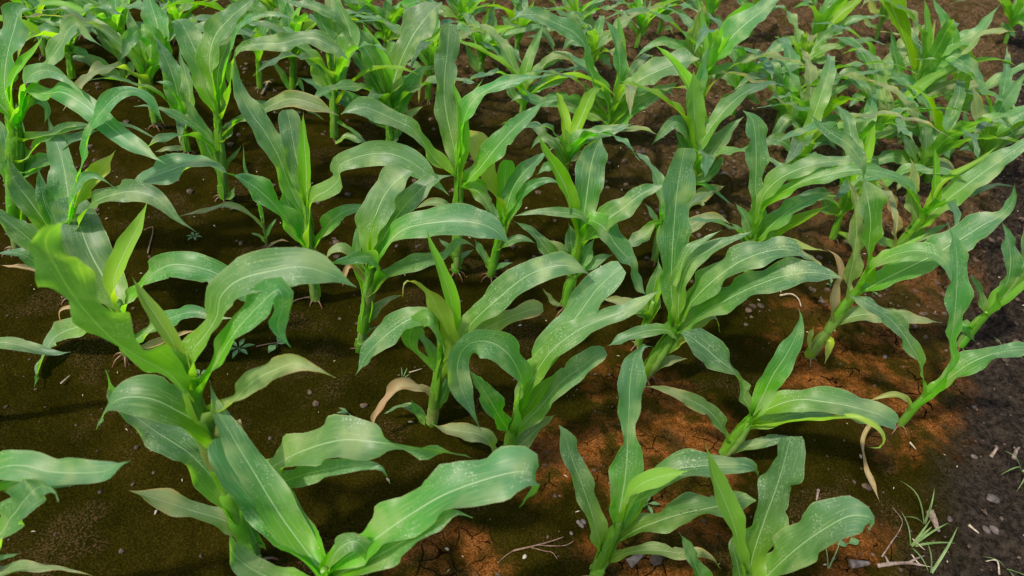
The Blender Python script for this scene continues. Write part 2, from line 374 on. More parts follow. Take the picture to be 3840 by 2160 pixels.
PLANTS = [
["large maize plant at the bottom edge whose broad speckled blade crosses left and another right",[-0.253,0.5],[47,0,386],1.3,[[0,72,[46,0,375,-2,36,388,-43,65,397,-91,96,403,-133,123,414,-160,146,434,-169,160,452],[75,90,100,100,95,80,55],[0,1,1,1,1,1,1],0],[0,70,[46,0,375,73,7,415,110,16,460,159,29,522,210,42,576,261,54,608,296,63,622,318,67,625,331,71,600,326,76,554,318,80,518],[50,60,80,95,100,100,95,75,28,26,5],[3,4,5,6,7,8,8,8,8,8,8],0],[0,52,[55,0,364,126,8,445,186,15,521,231,21,571,253,23,562],0,[5,11,17,17,17],0],[0,25,[49,0,350,60,1,425,77,2,469,95,3,484,109,4,463,113,4,423,111,5,387],[80,100,110,100,80,50,10],[12,20,28,36,36,36,36],0],[1,24,[47,0,343,49,7,398,57,12,437],0,[0,0,0],0],[0,46,[28,0,324,-32,8,317,-78,14,330,-104,19,361,-104,23,414],0,[0,1,2,2,2],0],[0,59,[46,0,367,-47,69,409,-98,109,443,-150,150,478,-182,177,506,-197,200,539],0,[2,3,5,6,6,6],0]]],
["tall leaning maize plant at lower left above the dark mud with yellow-edged lower leaves",[-0.417,0.679],[-54,0,504],1.35,[[0,66,[-55,0,502,-60,-29,594,-75,-55,650,-85,-79,700,-84,-106,766,-74,-136,839,-54,-167,912,-37,-186,957,-6,-201,992,32,-220,1018],[45,90,105,110,102,90,66,42,22,4],[7,9,4,0,-1,5,15,25,30,30],0],[0,56,[-42,0,507,-42,6,570,-43,10,610,-24,13,640,0,18,682,11,22,723,38,26,755,83,33,776,126,39,788,163,44,779,199,50,759],[55,70,80,70,75,90,105,105,100,70,5],[11,16,20,25,29,33,33,33,33,33,33],0],[0,44,[-36,0,518,3,0,618,42,-1,689,82,-1,747,108,-1,776,111,-1,747,101,-2,704,116,-2,669],[50,85,100,100,80,60,60,5],[17,27,36,46,50,50,50,50],0],[1,25,[-57,0,550,-76,17,612,-100,30,648,-121,40,678,-137,50,704],[60,100,95,60,5],[0,0,1,1,1],0],[1,36,[-52,0,499,-62,1,570,-76,2,609,-97,3,614],0,[-3,-7,-9,-9],0],[0,61,[-5,0,371,-37,-9,449,-72,-17,494,-107,-24,524,-146,-30,523,-174,-34,500,-205,-40,441],[60,95,110,110,90,40,5],[-4,-7,-10,-13,-13,-13,-13],0],[0,74,[-10,0,141,-49,12,238,-103,26,315,-174,39,355,-228,50,400,-241,60,469],0,[2,4,5,6,6,6],0],[0,69,[6,0,273,43,-5,345,77,-8,388,129,-14,447,199,-23,504,246,-28,518,277,-32,526,328,-39,538,382,-46,548,415,-50,545],[40,75,90,100,105,80,32,72,40,4],[7,9,12,15,18,40,90,120,120,120],0],[0,43,[12,0,203,64,-10,317,121,-20,382,173,-28,427,223,-37,463,263,-45,477,278,-50,447],0,[11,19,26,34,34,34,34],0],[2,43,[-9,0,95,-42,-3,157,-112,-7,187,-163,-10,209,-213,-14,230],[60,100,100,90,15],[1,3,4,4,4],"yellow-edged lower leaf"],[2,35,[-7,0,479,13,-2,524,57,-7,589,94,-10,625,127,-13,650,151,-16,650,186,-19,640],[40,80,100,100,75,35,3],[16,26,36,46,46,46,46],"striped yellowing leaf"],[4,15,[-1,0,427,19,-10,485,24,-17,465,25,-24,443],0,[-9,-21,-27,-27],0]]],
["tall central-left maize plant with bare red-based stem and long arching right leaf",[-0.568,1.485],[-7,0,345],1.15,[[0,59,[-12,0,344,-36,37,428,-51,57,473,-65,78,517,-76,93,550,-81,100,564],[60,95,105,100,90,60],[2,3,5,5,5,5],0],[1,42,[-11,0,357,-6,10,448,-9,18,513,-11,25,564,-11,30,604],0,[-1,-3,-4,-4,-4],0],[0,64,[-7,0,280,-58,23,383,-92,41,462,-127,55,517,-158,65,551,-186,77,594,-203,90,649,-199,100,696],[50,80,95,100,95,60,30,10],[-3,-5,-6,-8,-9,-9,-9,-9],0],[0,72,[-9,0,198,-47,16,274,-80,35,359,-99,50,432],0,[2,6,7,7],0],[0,64,[-11,0,163,-39,-11,261,-82,-23,344,-126,-33,400,-163,-40,426,-188,-44,435,-218,-50,457,-275,-58,455,-325,-66,432,-377,-74,406,-421,-80,377],[50,90,100,95,70,30,35,105,115,100,50],[-10,-14,-18,-22,-6,30,10,-20,-30,-30,-30],0],[0,61,[1,0,172,0,-9,301,15,-15,381,59,-20,422,90,-24,463,92,-27,502,126,-31,531,182,-37,560,232,-42,570,293,-49,553,345,-56,518,378,-60,493],[70,90,80,90,85,70,80,100,100,95,50,3],[23,30,38,46,54,62,65,65,65,65,65,65],0],[0,47,[1,0,187,23,1,246,53,1,305,98,2,352,141,2,373,174,3,395],0,[20,35,49,57,57,57],0],[2,37,[1,0,91,-56,-10,86,-102,-18,59,-150,-27,21],0,[-9,-21,-27,-27],0]]],
["maize plant at left with one very wide upright blade beside a bright pointed spear",[-0.955,1.156],[25,0,206],1.25,[[0,96,[14,0,151,-43,61,198,-112,123,241,-159,173,284,-188,203,309,-202,220,325],[60,95,105,100,85,60],[-1,-2,-4,-4,-4,-4],0],[1,55,[21,0,186,15,10,246,55,25,343,101,39,426,127,50,486],0,[14,28,42,42,42],0],[0,57,[11,0,110,41,0,197,81,-1,257,126,-1,313,186,-1,358,269,-2,359,325,-2,334,369,-2,308,427,-3,326],[60,60,55,75,105,110,100,80,30],[18,26,35,43,52,52,52,52,52],0],[0,60,[6,0,81,-43,-4,120,-107,-8,98,-183,-12,39,-177,-70,20,-144,-149,20],0,[-10,-17,-24,-28,-28,-28],0],[0,49,[5,0,49,77,-2,120,150,-4,186,216,-5,222,264,-7,219,316,-8,226],0,[13,23,32,37,37,37],0],[4,25,[3,0,30,104,-6,93,165,-10,139,216,-13,170],0,[10,22,29,29],"brown withered lower leaf"],[4,16,[5,0,67,-32,-18,170,-78,-29,192,-108,-35,174,-110,-42,126],0,[-8,-15,-23,-23,-23],0]]],
["crowded maize plant at left edge carrying a curled yellow leaf",[-1.199,1.327],[37,0,228],1.2,[[0,68,[12,0,197,-21,17,261,-57,32,311,-86,44,351,-96,54,393,-88,60,421],0,[0,1,1,1,1,1],0],[0,87,[28,0,187,30,47,271,13,94,348,-10,131,405,-34,156,439,-51,180,474],0,[-2,-4,-6,-7,-7,-7],0],[0,71,[-8,0,126,-54,4,178,-91,7,220,-133,10,255,-175,13,287],0,[0,-1,-2,-2,-2],0],[0,44,[-19,0,82,-66,-4,124,-93,-7,151,-144,-11,150,-179,-13,139],0,[-1,-3,-4,-4,-4],0],[3,50,[51,0,231,99,12,349,119,16,385,152,20,423,180,24,454,218,31,504],[40,70,110,100,70,5],[18,31,45,52,52,52],"curled yellow leaf"],[0,38,[27,0,213,-16,33,295,-26,56,362,-29,66,390],0,[1,2,3,3],0],[0,33,[50,0,256,141,-12,432,182,-15,455,232,-21,426],0,[28,64,82,82],0],[0,51,[46,0,204,129,-12,340,165,-16,379,218,-21,410,270,-26,433,321,-32,436,354,-38,417,375,-42,393,427,-50,363],[40,60,80,100,100,90,60,35,4],[14,21,28,35,42,42,42,42,42],0],[0,42,[49,0,230,136,7,455,195,11,578,224,12,614,258,14,649,284,15,668,311,16,673,337,17,661,348,19,632,357,20,602],[50,70,90,100,90,60,40,60,50,4],[24,34,44,54,64,68,68,68,68,68],0],[4,20,[-27,0,64,-65,4,90,-134,8,90,-195,12,80],0,[-7,-17,-22,-22],"brown withered leaf"]]],
["maize plant standing just past the left edge with one narrow leaf reaching in",[-1.18,0.899],[105,0,260],1.0,[[0,32,[101,0,247,165,3,292,205,5,292,247,8,281,281,10,282,306,12,290],0,[4,7,11,12,12,12],0],[0,37,[96,0,234,79,31,316,48,57,373],0,[-2,-7,-7],0]]],
["maize plant cut by the left edge near the bottom with overlapping horizontal blades",[-0.914,0.484],[212,0,452],1.2,[[0,37,[205,0,435,286,-5,557,326,-7,577,366,-10,579,408,-13,593,445,-15,610,490,-18,649],[60,100,110,95,90,70,3],[8,14,19,24,24,24,24],0],[0,25,[199,0,417,243,3,481,285,6,511,323,9,524,345,11,518,435,18,564],[60,70,80,90,70,5],[3,6,8,10,10,10],0],[0,43,[187,0,392,229,-20,395,313,-43,511,387,-67,619,429,-81,670,453,-92,681,460,-100,677],[60,100,110,90,60,30,5],[25,41,58,74,74,74,74],0],[0,15,[174,0,367,175,1,284,208,1,297,229,1,311],0,[11,25,32,32],0],[2,28,[161,0,340,167,-7,246,238,-13,293,286,-17,319,315,-19,329,366,-25,336],[50,100,80,40,20,3],[0,-1,-2,-2,-2,-2],0]]],
["thin pale maize seedling with narrow grassy leaves left of the bare-stemmed plant",[-0.793,1.686],[-7,0,135],0.45,[[2,19,[-5,0,91,-28,-3,126,-69,-8,161,-104,-11,165,-170,-16,137,-279,-24,92],0,[-8,-15,-22,-25,-25,-25],0],[0,14,[-5,0,113,-29,25,224,-56,37,267,-62,56,347],0,[1,3,3,3],0],[0,13,[-1,0,53,13,13,91,32,25,123],0,[10,30,30],0],[0,15,[-3,0,34,-18,-10,69,-39,-19,80],0,[-11,-32,-32],0],[4,11,[1,-1,20,28,-6,45,60,-13,70,83,-18,70],0,[14,33,42,42],0],[0,14,[-3,0,114,-13,14,154,-30,26,183],0,[2,6,6],0]]],
["upright maize plant at upper left with a long yellow-ribbed blade leaning left",[-1.037,1.916],[26,0,329],1.1,[[0,88,[25,0,315,8,22,363,-19,53,425,-61,87,488,-93,112,533,-122,130,560,-155,140,543],[50,95,105,100,85,50,15],[0,-1,-2,-2,-2,-2,-2],0],[0,85,[31,0,370,15,18,489,38,30,571,88,41,631,143,52,682,185,60,720],0,[12,22,32,36,36,36],0],[0,76,[30,0,357,28,32,448,44,54,508,74,80,575],0,[0,0,0,0],0],[0,52,[32,0,303,77,-7,406,96,-13,488,117,-18,544,149,-21,577,206,-25,598,268,-30,612,317,-35,635,365,-39,647,411,-43,634,475,-50,601],[50,100,90,70,50,80,100,70,90,90,4],[19,27,34,42,49,56,56,56,56,56,56],0],[0,63,[-5,0,106,-33,16,182,-63,33,255,-86,45,308,-102,55,349],0,[-1,-3,-5,-5,-5],0],[0,37,[23,0,216,62,0,292,94,0,342],0,[20,59,59],0],[0,20,[1,0,99,21,6,138,55,15,184,79,22,222],0,[18,41,52,52],0],[0,26,[8,-11,20,29,-4,28,55,-10,79],0,[14,42,42],0],[2,49,[24,0,245,94,-6,324,165,-11,367,220,-15,409,280,-19,439,349,-24,436,425,-30,416],[40,60,70,90,100,100,4],[18,29,41,52,52,52,52],0],[0,29,[39,0,385,113,-1,591,138,-1,630,180,-1,663,240,-2,681,291,-2,673,316,-2,649],0,[20,33,45,58,58,58,58],0],[0,49,[14,0,176,-5,-25,230,-31,-63,274,-63,-111,299,-98,-164,293,-130,-214,272],0,[11,11,11,11,11,11],0],[0,51,[18,0,225,65,9,296,129,13,354,202,19,398,288,18,405,366,11,370],0,[12,12,12,12,12,12],0],[0,39,[13,0,163,-19,0,221,-61,1,272,-119,-1,305,-183,-5,322,-248,-4,312],0,[-3,-3,-3,-3,-3,-3],0]]],
["maize plant left of centre with a folded upright whorl and one long blade arching right",[-0.384,1.306],[33,0,340],1.15,[[0,80,[22,0,350,27,19,410,36,38,469,55,55,518,84,70,553,109,80,566],[55,90,105,100,85,40],[2,3,5,5,5,5],0],[0,75,[29,0,333,53,32,394,80,63,450,112,90,494,147,115,528,195,140,540],0,[5,10,14,16,16,16],0],[1,29,[26,0,363,43,26,438,64,58,528],0,[3,9,9],0],[0,71,[27,0,300,52,-2,364,81,-5,423,116,-7,464,182,-10,496,251,-14,517,309,-17,515,342,-19,496,363,-20,472],[60,70,75,85,105,105,85,45,3],[13,19,26,32,38,38,38,38,38],0],[0,37,[47,0,292,54,-20,355,40,-35,384,13,-54,394,-12,-73,390,-48,-100,395],0,[-26,-47,-67,-77,-77,-77],0],[0,52,[14,0,198,52,2,276,96,4,327,154,7,361,197,8,381,224,10,410,236,11,438,264,12,439,287,13,425],0,[7,11,15,18,22,22,22,22,22],0],[0,26,[1,0,256,-13,26,329,-15,45,382,-8,63,432],0,[1,4,5,5],0],[4,18,[2,0,282,-19,-15,327,-28,-24,307,-31,-36,275],0,[-12,-28,-36,-36],"dry brown hanging leaf"],[2,31,[5,0,86,20,7,122,38,16,169,63,24,198,92,31,217,108,35,221],0,[11,19,27,32,32,32],0],[0,17,[5,0,66,24,9,96,46,17,112],0,[6,18,18],0],[2,28,[5,0,296,-19,-7,356,-39,-10,377,-62,-13,367,-81,-17,334],0,[-12,-24,-35,-35,-35],0]]],
["maize plant near the centre with leaves curled into rings and a brown withered lower leaf",[-0.144,1.098],[9,0,265],1.05,[[3,47,[13,0,178,29,-15,311,18,-26,391,-3,-34,445,-25,-42,491,-49,-49,515,-69,-53,518,-71,-60,481],[60,100,105,90,70,50,40,10],[8,13,18,23,25,25,25,25],0],[0,45,[8,0,205,-31,-11,260,-55,-19,299,-61,-24,338,-48,-31,385,-18,-39,420,5,-47,397,19,-54,366,25,-60,336],[60,100,100,90,80,80,70,60,5],[11,16,21,26,31,31,31,31,31],0],[0,35,[6,0,225,-28,14,284,-44,22,314,-41,26,336],0,[0,-1,-2,-2],0],[0,58,[5,0,251,-9,-12,365,-30,-17,399,-59,-22,391,-87,-27,366,-124,-35,321,-153,-43,272,-175,-50,212],[40,60,80,95,105,100,60,3],[-8,-13,-17,-22,-24,-24,-24,-24],0],[1,36,[13,0,266,27,12,383,12,20,448,-15,28,512,-39,35,559,-49,40,596],0,[2,4,6,7,7,7],0],[0,61,[15,0,227,40,3,306,59,5,359,84,7,409,116,9,458,143,11,499,173,13,536,207,15,560,241,17,573,276,18,569,295,19,560],[40,60,80,95,105,110,100,85,90,60,20],[12,16,21,25,30,34,34,34,34,34,34],0],[2,44,[13,0,178,53,10,289,84,16,341,120,22,378,156,27,405,196,32,430,218,35,436],[40,70,100,100,80,100,50],[10,16,23,29,29,29,29],0],[4,34,[-2,0,113,-28,-11,162,-75,-26,177,-97,-36,149,-118,-47,111,-130,-58,70,-125,-64,48],[50,80,100,80,50,35,10],[-7,-12,-16,-21,-21,-21,-21],"brown withered leaf bending to the mud"],[0,21,[-1,-4,20,-24,-1,37,-41,-2,72,-54,-3,109],0,[-7,-17,-21,-21],0],[0,24,[-4,0,31,-44,3,66,-77,5,67,-121,7,23],0,[0,-2,-2,-2],0],[0,38,[6,0,67,23,18,111,30,38,163,33,57,214],0,[0,0,0,0],0]]],
["maize plant in the lower centre whose broad blade loops over left while others sweep right",[0.058,1.039],[2,0,160],1.15,[[0,61,[-1,0,123,-2,-14,245,-3,-23,320,-25,-32,379,-53,-40,422,-85,-47,444,-117,-55,443,-137,-62,417,-140,-70,371,-124,-80,321,-97,-90,276,-71,-100,228],[70,90,105,100,105,105,95,90,85,70,30,5],[-28,-38,-48,-58,-67,-77,-82,-82,-82,-82,-82,-82],0],[0,54,[-2,0,112,-34,-15,180,-65,-32,256,-93,-47,317,-117,-60,368],0,[-21,-41,-61,-61,-61],0],[0,51,[3,0,168,21,12,289,49,22,383,100,33,451,136,39,479,173,45,502,207,52,531,239,59,569],[50,95,110,100,75,65,60,3],[8,13,17,22,24,24,24,24],0],[0,67,[4,0,161,20,27,299,46,44,376,74,57,424,96,69,472,116,82,519,135,91,549,158,100,576],[50,80,90,100,105,100,95,60],[3,5,7,9,10,10,10,10],0],[1,28,[6,0,176,24,20,278,57,36,342,93,53,403],0,[3,7,9,9],0],[0,56,[2,0,78,15,8,124,56,26,201,89,42,273,126,55,317,152,64,351,171,70,363],[50,80,100,100,95,85,50],[4,7,10,13,13,13,13],0],[2,42,[-1,0,35,27,8,70,54,18,115,76,26,151,93,32,171],0,[4,9,14,14,14],0],[1,44,[8,0,147,36,17,230,62,30,287,72,34,304],0,[4,10,13,13],0],[2,43,[-5,0,28,-34,-1,39,-53,-3,81,-81,-4,96,-119,-6,98,-162,-7,96,-191,-9,111],[30,70,90,100,90,50,5],[-5,-8,-11,-15,-15,-15,-15],0]]],
["maize plant at the bottom with a tall twisted blade and a black-specked leaf",[0.28,0.768],[3,0,246],1.2,[[0,69,[7,0,204,0,22,265,-4,43,320,-10,61,364,-20,82,413,-27,99,454,-35,117,494,-39,132,529,-38,144,554,-28,152,568,-8,160,563],[60,85,105,95,34,70,86,62,40,30,8],[1,2,2,3,3,4,4,4,4,4,4],0],[0,44,[8,0,105,-17,8,150,-49,20,226,-83,33,295,-115,45,355,-140,56,407,-152,60,422],[60,100,105,100,95,80,40],[-7,-12,-17,-21,-21,-21,-21],0],[1,32,[9,0,234,-2,-9,342,11,-15,396,36,-22,434,69,-30,470],[50,80,100,100,3],[28,55,81,81,81],0],[0,48,[11,0,213,13,5,303,34,10,370,67,15,410,109,19,427,157,24,439,193,27,440,223,30,409],[50,70,90,110,105,70,60,15],[2,3,5,6,7,7,7,7],0],[5,57,[12,0,158,35,1,211,63,2,250,109,4,295,156,5,330,201,7,361,227,7,371],[45,80,90,105,100,95,40],[-2,-4,-6,-7,-7,-7,-7],"dark green leaf dotted with black specks"],[2,28,[10,0,73,41,-2,140,93,-5,174,141,-7,182,178,-8,193,201,-9,186,230,-11,156],[40,90,100,100,70,40,5],[-1,-2,-3,-3,-3,-3,-3],0],[1,33,[11,0,198,26,20,250,48,39,293,66,49,307],0,[0,0,0,0],0]]],
["bottom-right maize plant with two very broad pale-blotched blades and a thin pointed spear",[0.572,0.695],[-52,0,249],1.3,[[1,40,[-39,0,216,-88,-4,316,-128,-8,402,-175,-12,484,-214,-16,548,-249,-20,621],[60,90,100,100,60,3],[-17,-30,-43,-49,-49,-49],0],[0,71,[-35,0,217,-52,22,295,-55,46,375,-55,70,448,-58,86,496,-61,100,535],[60,95,105,95,85,75],[-2,-4,-6,-7,-7,-7],0],[0,77,[-24,0,195,-20,-3,270,-10,-8,376,7,-13,458,27,-16,503,54,-18,507,64,-20,475],[70,90,105,100,85,35,10],[8,14,19,24,24,24,24],0],[0,52,[-24,0,174,-69,14,255,-95,23,308,-101,29,343],0,[-11,-25,-32,-32],0],[1,13,[-35,0,217,-47,19,259,-55,39,304],0,[-1,-4,-4],0],[0,42,[-25,0,133,-88,1,156,-130,3,217,-171,4,289,-207,5,345],0,[-12,-23,-34,-34,-34],0]]],
["leaning maize plant on reddish cracked soil with one long wavy blade pointing right",[0.609,1.163],[21,0,177],1.1,[[0,51,[28,0,171,28,9,235,31,20,308,41,30,374,44,39,429,38,46,471,25,50,493],[60,90,105,100,55,20,4],[2,3,4,5,5,5,5],0],[1,26,[27,0,193,49,28,253,68,57,316],0,[2,7,7],0],[0,61,[27,0,160,46,-8,223,92,-20,283,151,-32,303,212,-44,313,267,-54,311,304,-60,297],[70,100,95,105,100,85,50],[9,15,21,27,27,27,27],0],[0,43,[22,0,118,65,0,170,117,0,214,170,1,227,220,1,228],0,[3,7,10,10,10],0],[0,68,[26,0,153,14,2,199,-26,5,247,-43,7,285,-72,10,314,-118,13,342,-158,16,368,-192,18,387,-215,20,391],[50,70,80,60,65,95,105,85,20],[-14,-20,-17,6,-10,-30,-40,-40,-40],0],[2,43,[4,0,58,-32,-8,126,-80,-16,185,-143,-27,227,-200,-37,256,-241,-44,268,-273,-50,270],0,[-15,-25,-35,-45,-45,-45,-45],0],[0,32,[4,0,25,37,3,54,70,5,76,122,10,106,178,13,120],0,[4,8,11,11,11],0],[3,14,[28,0,136,92,-29,212,153,-58,278,195,-78,315,234,-93,319,259,-103,301,262,-111,272,232,-120,271],[30,60,80,100,100,90,70,10],[6,10,14,17,19,19,19,19],"curled yellow ribbon-like leaf"]]],
["small leaning maize plant at right beside the bare dark path with a withered ribbon leaf",[1.152,1.382],[7,0,139],0.9,[[0,67,[10,0,137,23,5,209,23,10,271,-12,14,326,-39,18,394,-70,23,463,-101,28,528,-135,34,589,-164,37,626,-191,40,657],[60,90,90,35,85,105,85,55,25,4],[-18,-25,-33,-40,-48,-51,-51,-51,-51,-51],0],[0,59,[10,0,140,41,3,237,65,5,290,106,7,330,165,9,353,237,11,354],0,[3,5,7,8,8,8],0],[0,48,[8,0,136,-24,-2,198,-53,-3,246,-99,-5,296,-149,-6,343,-200,-8,383,-242,-10,406,-292,-11,426,-341,-13,443],[50,50,50,95,105,90,60,80,5],[-15,-23,-30,-38,-45,-45,-45,-45,-45],0],[3,21,[-6,0,77,-35,-2,128,-78,-4,134,-129,-8,99],0,[-11,-25,-32,-32],0],[3,16,[1,0,32,0,8,67,-3,15,96],0,[0,1,1],0],[4,15,[-2,0,25,-74,-29,60,-118,-57,52,-131,-86,20,-144,-143,20,-150,-189,20,-148,-238,20,-145,-283,20],[50,70,90,80,60,90,110,10],[1,2,3,3,4,4,4,4],"withered ribbon-like leaf trailing onto the soil"]]],
["maize plant with a pale green stem cut by the right edge beside the path",[1.487,1.781],[1,0,178],0.95,[[1,66,[4,0,169,25,15,231,60,35,303,113,54,362],0,[1,2,3,3],0],[0,31,[9,0,156,-38,-5,217,-86,-9,275,-135,-14,314],0,[-24,-55,-70,-70],0],[0,37,[2,0,106,-45,-7,123,-8,-16,88,21,-21,70],0,[-7,-17,-22,-22],0],[0,69,[9,0,182,8,12,278,-20,22,358,-77,33,441,-110,39,476],0,[-14,-28,-42,-42,-42],0],[0,56,[16,0,192,37,28,304,11,57,429,-45,90,564],0,[-2,-5,-7,-7],0]]],
["big maize plant right of centre with a tall vertical blade and long blades sweeping right",[0.416,1.401],[32,0,210],1.3,[[0,90,[37,0,193,14,13,266,-8,25,332,-24,39,400,-38,51,464,-48,62,515,-59,75,574,-66,87,633,-70,100,687],[35,70,82,88,102,78,95,82,66],[-10,-15,-20,-25,-30,-30,-30,-30,-30],0],[0,78,[38,0,209,50,0,311,85,1,399,124,1,460,169,1,500,220,1,520,291,2,501],[60,95,105,100,95,75,5],[6,10,13,17,17,17,17],0],[0,78,[44,0,186,66,-6,258,107,-14,325,151,-22,388,196,-29,439,236,-35,473,291,-43,498,349,-50,500],[60,95,105,100,95,100,80,20],[8,12,17,21,24,24,24,24],0],[1,45,[38,0,209,43,11,286,72,23,351,121,35,395],0,[-1,-3,-5,-5],0],[0,54,[27,0,238,12,15,348,16,24,417,54,34,460,99,44,495,133,51,515,149,54,527],0,[-2,-4,-5,-7,-7,-7,-7],0],[0,26,[-6,0,355,1,19,463,33,28,493,67,37,522],0,[0,-1,-1,-1],0],[0,39,[54,0,152,43,-7,196,2,-17,218,-47,-30,215,-82,-41,203,-114,-51,183,-139,-60,165],[50,80,110,100,70,80,5],[-6,-10,-14,-18,-18,-18,-18],0],[2,39,[13,-3,20,26,2,59,57,5,93,101,8,107],0,[2,4,5,5],"pale withered leaf"],[2,33,[42,0,155,92,2,244,119,3,278,156,4,223],0,[4,9,12,12],0],[3,52,[29,0,102,68,7,182,107,12,217],0,[4,11,11],0]]],
["shorter maize plant partly hidden just behind the big vertical-bladed plant",[0.4,1.526],[4,0,193],1.0,[[2,49,[16,0,132,-38,-1,162,-88,-2,175,-140,-4,176],0,[-10,-24,-31,-31],0],[0,50,[15,0,127,2,28,199,0,50,255,-5,68,298],0,[0,-1,-2,-2],0],[0,31,[11,0,133,-24,-9,149,-48,-19,190],0,[-15,-43,-43],0],[1,31,[10,0,179,9,18,268,24,30,319],0,[0,0,0],0]]],
["maize plant with a reddish stem base standing behind the tall vertical blade",[0.482,1.976],[-25,0,179],0.9,[[0,67,[-32,0,175,-75,-21,122,-131,-41,86],0,[-4,-13,-13],0],[0,27,[-21,0,131,-49,15,187,-89,30,224],0,[-8,-24,-24],0],[2,58,[-10,0,116,56,-2,173,108,-4,223,157,-6,237,196,-7,225],0,[12,23,35,35,35],"pale chewed leaf"],[4,27,[-8,0,83,47,1,110,84,3,147,110,3,139],0,[8,17,22,22],0],[0,50,[-25,0,179,-9,21,264,-17,41,343],0,[0,1,1],0],[0,50,[-22,0,160,-35,20,225,-54,51,283,-86,101,318,-121,159,328,-155,216,309],0,[11,11,11,11,11,11],0],[0,47,[-24,0,177,-29,-40,243,-36,-101,289,-36,-176,302,-36,-253,300,-35,-328,283],0,[4,4,4,4,4,4],0],[0,38,[-12,0,86,5,10,144,34,32,194,68,62,234,111,100,258,159,138,260],0,[-1,-1,-1,-1,-1,-1],0]]],
["maize plant at the centre with a broad upright blade and a lime spear leaning left",[0.177,1.641],[-9,0,272],1.1,[[0,79,[-9,0,301,-11,24,367,-14,42,415,-18,70,489,-13,89,536,-6,100,562],[50,80,95,105,80,40],[0,0,0,1,1,1],0],[1,58,[-16,0,278,-49,5,372,-76,9,436,-114,13,489,-154,17,540,-182,20,583],0,[-11,-19,-28,-32,-32,-32],0],[1,23,[-8,0,287,-17,29,349,-29,59,414],0,[0,1,1],0],[0,74,[7,0,254,29,3,318,58,6,366,89,8,404,127,12,456,159,14,482,197,16,505],0,[12,20,28,36,36,36,36],0],[0,30,[6,0,276,1,-8,347,-28,-13,374,-62,-18,377,-107,-24,376,-156,-31,368,-211,-40,349],0,[-15,-24,-33,-42,-42,-42,-42],0],[0,83,[8,0,276,7,-11,360,48,-19,351,87,-28,313,123,-36,283,150,-42,265,164,-48,228,186,-54,194,214,-60,171],[40,60,95,100,80,35,50,60,10],[6,9,12,15,18,18,18,18,18],0],[0,61,[10,0,158,-23,20,240,-47,38,310],0,[-6,-18,-18],0],[0,50,[15,0,151,22,13,223,36,24,280],0,[0,2,2],0],[0,42,[13,0,143,48,11,196,78,18,223,103,23,236],0,[6,14,18,18],0],[0,47,[6,0,133,-59,-1,189,-103,-1,239,-152,-2,287,-204,-3,310],0,[-13,-26,-39,-39,-39],0],[2,35,[4,0,153,-32,-2,211,-63,-4,250,-102,-6,269],0,[-13,-29,-37,-37],0],[2,21,[2,0,24,-42,-2,36,-68,-4,64,-87,-5,90],0,[-7,-17,-22,-22],0],[0,36,[0,0,68,8,9,90,31,17,85],0,[5,16,16],0]]],
["central maize plant with a red stem foot and a pale folded blade twisting left",[-0.076,1.735],[13,0,218],1.05,[[1,63,[13,0,211,5,28,314,-2,48,384,-2,57,416],[70,90,90,60],[2,6,7,7],0],[3,65,[18,0,174,26,14,270,-16,24,323,-52,33,366,-69,41,414,-99,50,459,-143,60,496],[50,70,60,80,100,105,20],[-7,-12,-16,-21,-21,-21,-21],0],[0,40,[16,0,173,39,4,279,54,6,337,89,8,381,133,10,401,176,11,388],0,[18,32,45,52,52,52],0],[0,64,[14,0,218,28,20,344,59,32,408,93,42,451,124,50,484],0,[6,13,19,19,19],0],[0,29,[6,0,171,13,2,229,45,3,246],0,[1,4,4],0],[0,20,[2,0,27,24,-7,70,67,-15,102],0,[16,46,46],0],[0,36,[-1,0,100,36,-2,163,76,-3,188,124,-4,182],0,[11,24,31,31],0],[0,35,[0,0,43,-34,13,91,-69,25,138],0,[-5,-14,-14],0]]],
["tall maize plant in the centre with a long narrow-waisted upright blade",[-0.188,1.727],[-19,0,363],1.15,[[0,73,[-23,0,349,-43,28,435,-78,60,526,-93,80,584,-98,98,636,-98,117,691,-102,140,754],[50,75,102,70,85,95,60],[-2,-4,-6,-7,-7,-7,-7],0],[1,39,[-21,0,376,-20,16,496,-36,26,561,-55,34,612,-71,40,649],0,[0,0,0,0,0],0],[0,52,[-27,0,362,-66,-12,401,-95,-22,432,-118,-32,471,-140,-41,502,-161,-49,528,-193,-58,542,-237,-71,564,-278,-83,578,-311,-93,570,-334,-100,555],[50,90,100,90,70,80,90,110,100,70,5],[-17,-23,-29,-35,-42,-48,-48,-48,-48,-48,-48],0],[0,70,[-10,0,331,40,9,409,73,17,469,115,25,535,157,33,587,194,40,634],0,[16,28,40,46,46,46],0],[0,50,[-19,0,390,-22,14,545,1,21,605,45,27,645,96,32,670,147,38,686,204,44,705],0,[10,17,24,30,30,30,30],0],[1,21,[-21,0,429,-24,31,567,-5,43,615,15,53,654],0,[-1,-4,-5,-5],0],[0,61,[-16,0,330,38,-5,336,86,-11,280,108,-16,227],0,[9,20,26,26],0],[2,33,[-13,0,195,-59,-3,272,-101,-5,266,-144,-7,237],0,[-12,-27,-35,-35],0],[0,27,[-4,0,53,-32,7,101,-68,14,131],0,[-8,-23,-23],0],[0,26,[1,0,22,16,14,75,47,25,102],0,[4,13,13],0]]],
